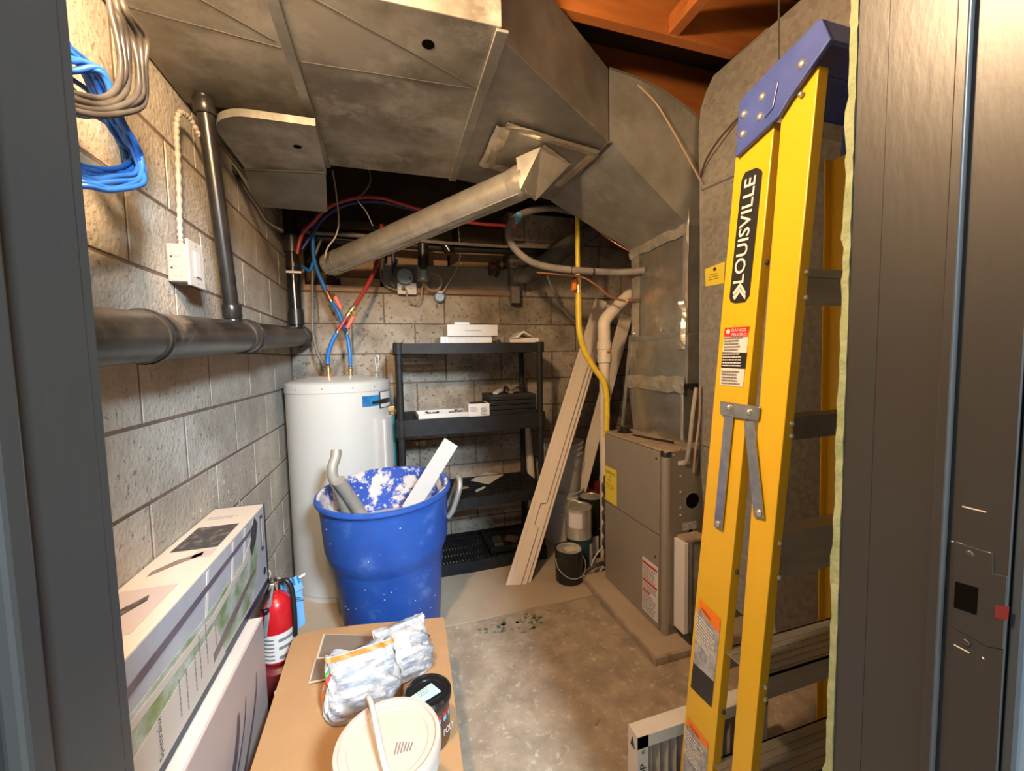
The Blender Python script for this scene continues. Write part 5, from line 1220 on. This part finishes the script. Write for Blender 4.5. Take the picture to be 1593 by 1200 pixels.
o = Mb().prism([c + Vector((-.055, -.012, .4285)), c + Vector((-.03, -.04, .4285)), c + Vector((.034, -.012, .4285)), c + Vector((.012, .022, .4285))], (0, 0, .002)).build('paper_note', 'mint', None)
tag(o, 'mint green folded note lying on the brown can lid', 'note')
tx = lines(c + Vector((-.02, -.018, .431)), Vector((.9, .43, 0)), Vector((-.43, .9, 0)), .035, .02, 3, 'ink_grey', o, seed=80, th=.0004, fill=.25)

# ------------------------------------------------------------------ paint cans and buckets by the furnace
def paint_can(c, r, h, body, label, parts=True, grp='paint cans by the furnace'):
    c = Vector(c); t = thing('paint_can', label, 'paint can', c, grp)
    Mb().lathe(c, [(r * .97, .001), (r, .004), (r, h - .008), (r * 1.03, h - .006), (r * 1.03, h), (r * .95, h + .001), (r * .93, h - .005)], 32, closed=True).build('can_body', body, t, smooth=35)
    Mb().lathe(c, [(r * .935, h - .006), (r * .90, h - .001), (r * .84, h - .001), (r * .82, h - .005), (0, h - .005)], 32).build('lid', 'can_metal', t, smooth=35)
    return t
c = Vector((.952, 2.075, .004))
t = paint_can(c, .080, .19, 'can_dark', 'black splattered paint can with wire handle on the floor before the pad')
Mb().box((c.x - .03, c.y - .04, .19), (c.x + .03, c.y + .02, .1915)).build('lid_label', 'cream', t)
tube('wire_handle', [c + Vector((-.083, 0, .14)), c + Vector((-.086, -.04, .10)), c + Vector((-.05, -.085, .065)), c + Vector((.0, -.098, .055)), c + Vector((.05, -.085, .065)), c + Vector((.086, -.04, .10)), c + Vector((.083, 0, .14))], .0025, 'rivet', t, seg=6)
c2 = Vector((1.085, 2.205, .004))
t = paint_can(c2, .082, .19, 'can_teal', 'dark teal paint can under the shiny silver one')
ccurve(c2, -70, -30, .03, .16, .0825, 'label_white', 'paper_label', t)
c3 = c2 + Vector((-.012, -.01, .192))
t = paint_can(c3, .082, .19, 'can_metal', 'shiny silver paint can stacked upon the teal can')
ccurve(c3, -160, -100, .08, .17, .0825, 'label_white', 'paper_label', t)
tube('wire_handle', [c3 + Vector((-.083, 0, .16)), c3 + Vector((-.03, .03, .22)), c3 + Vector((.04, -.02, .20)), c3 + Vector((.083, 0, .16))], .0025, 'rivet', t, seg=6)
c4 = Vector((1.22, 2.32, .004))
t = paint_can(c4, .085, .19, 'black_gloss', 'black can half hidden behind the furnace corner'); ccurve(c4, -140, -80, .03, .15, .0855, 'label_white', 'paper_label', t)
c5 = c4 + Vector((0.01, 0.01, .192)); t = paint_can(c5, .082, .19, 'can_dark', 'dark can with rusty lid on the hidden black can')
def pail(c, r0, r1, h, label, mat, grp=None):
    c = Vector(c); t = thing('plastic_pail', label, 'bucket', c, grp)
    Mb().lathe(c, [(r0, .001), (r0 + .004, .01), (r1 - .006, h - .09), (r1 + .004, h - .088), (r1 + .004, h - .075), (r1 - .003, h - .073), (r1 - .002, h - .05), (r1 + .006, h - .048), (r1 + .006, h - .036), (r1 - .001, h - .034), (r1, h - .014), (r1 + .008, h - .012), (r1 + .008, h), (r1 - .003, h), (r1 - .006, h - .02), (r0 - .004, .05), (0, .05)], 40).build('pail_body', mat, t, smooth=35)
    tube('wire_handle', [c + Vector((-r1 - .006, 0, h - .05)), c + Vector((-r1 * .7, -r1 * .75, h - .13)), c + Vector((0, -r1 - .02, h - .16)), c + Vector((r1 * .7, -r1 * .75, h - .13)), c + Vector((r1 + .006, 0, h - .05))], .003, 'rivet', t, seg=6)
    return t
c = Vector((1.145, 2.60, .004)); t = pail(c, .125, .148, .37, 'lower white plastic bucket behind the leaning boards', 'white', 'white buckets behind the boards')
cU = c + Vector((.0, 0, .352)); t = pail(cU, .125, .148, .355, 'upper white ribbed bucket with printed side behind the boards', 'white', 'white buckets behind the boards')
ccurve(cU, -165, -120, .06, .12, .142, 'label_red', 'red_print', t); ccurve(cU, -165, -120, .10, .13, .146, 'teal', 'teal_print', t)
c = Vector((1.44, 2.55, .004)); t = pail(c, .10, .12, .36, 'dark maroon bucket in the gap beside the vent pipe', 'maroon')
o = Mb().tube(smooth_path([U(828, 790, Y=2.74), U(826, 740, Y=2.76), U(822, 690, Y=2.78), U(819, 665, Y=2.79)], 4), .03, 12).build('cream_tube', 'pvc', None, smooth=40); tag(o, 'cream tube standing behind the right shelf post', 'tube')
for k, (pts, l) in enumerate((([(938, 850), (925, 868), (920, 885), (930, 895), (938, 880)], 'white cord tangled on the floor beside the furnace'), ([(942, 875), (922, 882), (908, 893), (906, 905), (915, 912), (930, 902)], 'dark cord curled at the corner of the furnace pad'))):
    o = tube('tangled_cord', PX_(pts, 2.04), .005 if k == 0 else .011, 'cable_white' if k == 0 else 'dark_steel', None); tag(o, l, 'cord')
t = thing('valve_manifold', 'dark fittings in a column at the furnace rear edge', 'fittings', (1.19, 2.07, .06))
for k in range(5): Mb().lathe((1.185, 2.06, .16 + k * .085), [(.016, 0), (.021, .01), (.021, .05), (.016, .06)], 10).build('fitting', 'dark_steel', t)
Mb().tube([(1.185, 2.06, .05), (1.185, 2.06, .60)], .010, 10).build('pipe', 'dark_steel', t)

# ------------------------------------------------------------------ air filter at the lower right
t = thing('air_filter', 'new pleated furnace air filter standing on the floor behind the ladder', 'air filter', (.8, .93, 0))
fx0, fx1, fy0, fy1, fz1 = .618, 1.09, .905, .952, .236
Mb().box((fx0, fy0, .001), (fx0 + .035, fy1, fz1)).box((fx1 - .035, fy0, .001), (fx1, fy1, fz1)).box((fx0, fy0, fz1 - .035), (fx1, fy1, fz1)).box((fx0, fy0, .001), (fx1, fy1, .035)).build('frame', 'pale_blue', t)
Mb().box((fx0 - .0006, fy0 + .001, .002), (fx0, fy1 - .001, fz1 - .001)).build('side_panel', 'box_cream', t)
Mb().box((fx0, fy0 + .001, fz1), (fx1, fy1 - .001, fz1 + .0006)).build('top_panel', 'paper', t)
x = fx0 + .035; b = Mb(); k = 0
while x < fx1 - .04:
    b.prism([(x, fy0 + .02, .03), (x + .014, fy0 + .004, .03), (x + .028, fy0 + .02, .03)], (0, 0, fz1 - .06)); x += .028
b.build('pleats', 'filter_pleat', t)
text('OP', (fx0 + .027, fy0, .11), ZA, -XA, .02, 'ink', t, .045); text('®', (fx0 + .024, fy0, .185), ZA, -XA, .012, 'ink', t)
Mb().prism([(fx0 - .0008, fy0 + .012, .19), (fx0 - .0008, fy0 + .024, .222), (fx0 - .0008, fy0 + .034, .19)], (-.0006, 0, 0)).build('printed_arrow', 'ink', t)

# green paint stains on the old concrete
b = Mb(); rr = random.Random(3)
for k in range(70):
    cx_, cy_ = (rr.gauss(.62, .06), rr.gauss(1.80, .03)) if k % 3 else (rr.gauss(.42, .05), rr.gauss(1.80, .025))
    cy_ = min(cy_, 1.87)
    s = rr.uniform(.004, .018); m_ = rr.randint(5, 8)
    b.prism([(cx_ + s * math.cos(2 * PI * i / m_) * rr.uniform(.5, 1.2), cy_ + s * .7 * math.sin(2 * PI * i / m_) * rr.uniform(.5, 1.2), 0.0002) for i in range(m_)], (0, 0, .0004))
o = b.build('green_paint_stain', 'green_stain', fl)
o = Mb().beam(U(926, 1128, Z=.002), U(932, 1118, Z=.002), .01, .003).build('wood_splinter', 'wood', None); tag(o, 'small wood splinter lying on the bare concrete floor', 'scrap')

# bare bulb over the room entrance
t = thing('lamp_holder', 'black lamp socket hanging on a cord above the entrance', 'lamp', BULB)
Mb().tube([(BULB[0], BULB[1], BULB[2] + .07), (BULB[0], BULB[1], 2.70)], .004, 8).build('cord', 'cable_black', t)
Mb().lathe(Vector(BULB) + ZA * .062, [(.018, 0), (.021, .01), (.021, .05), (.012, .06)], 16).build('socket', 'black_plastic', t, smooth=40)
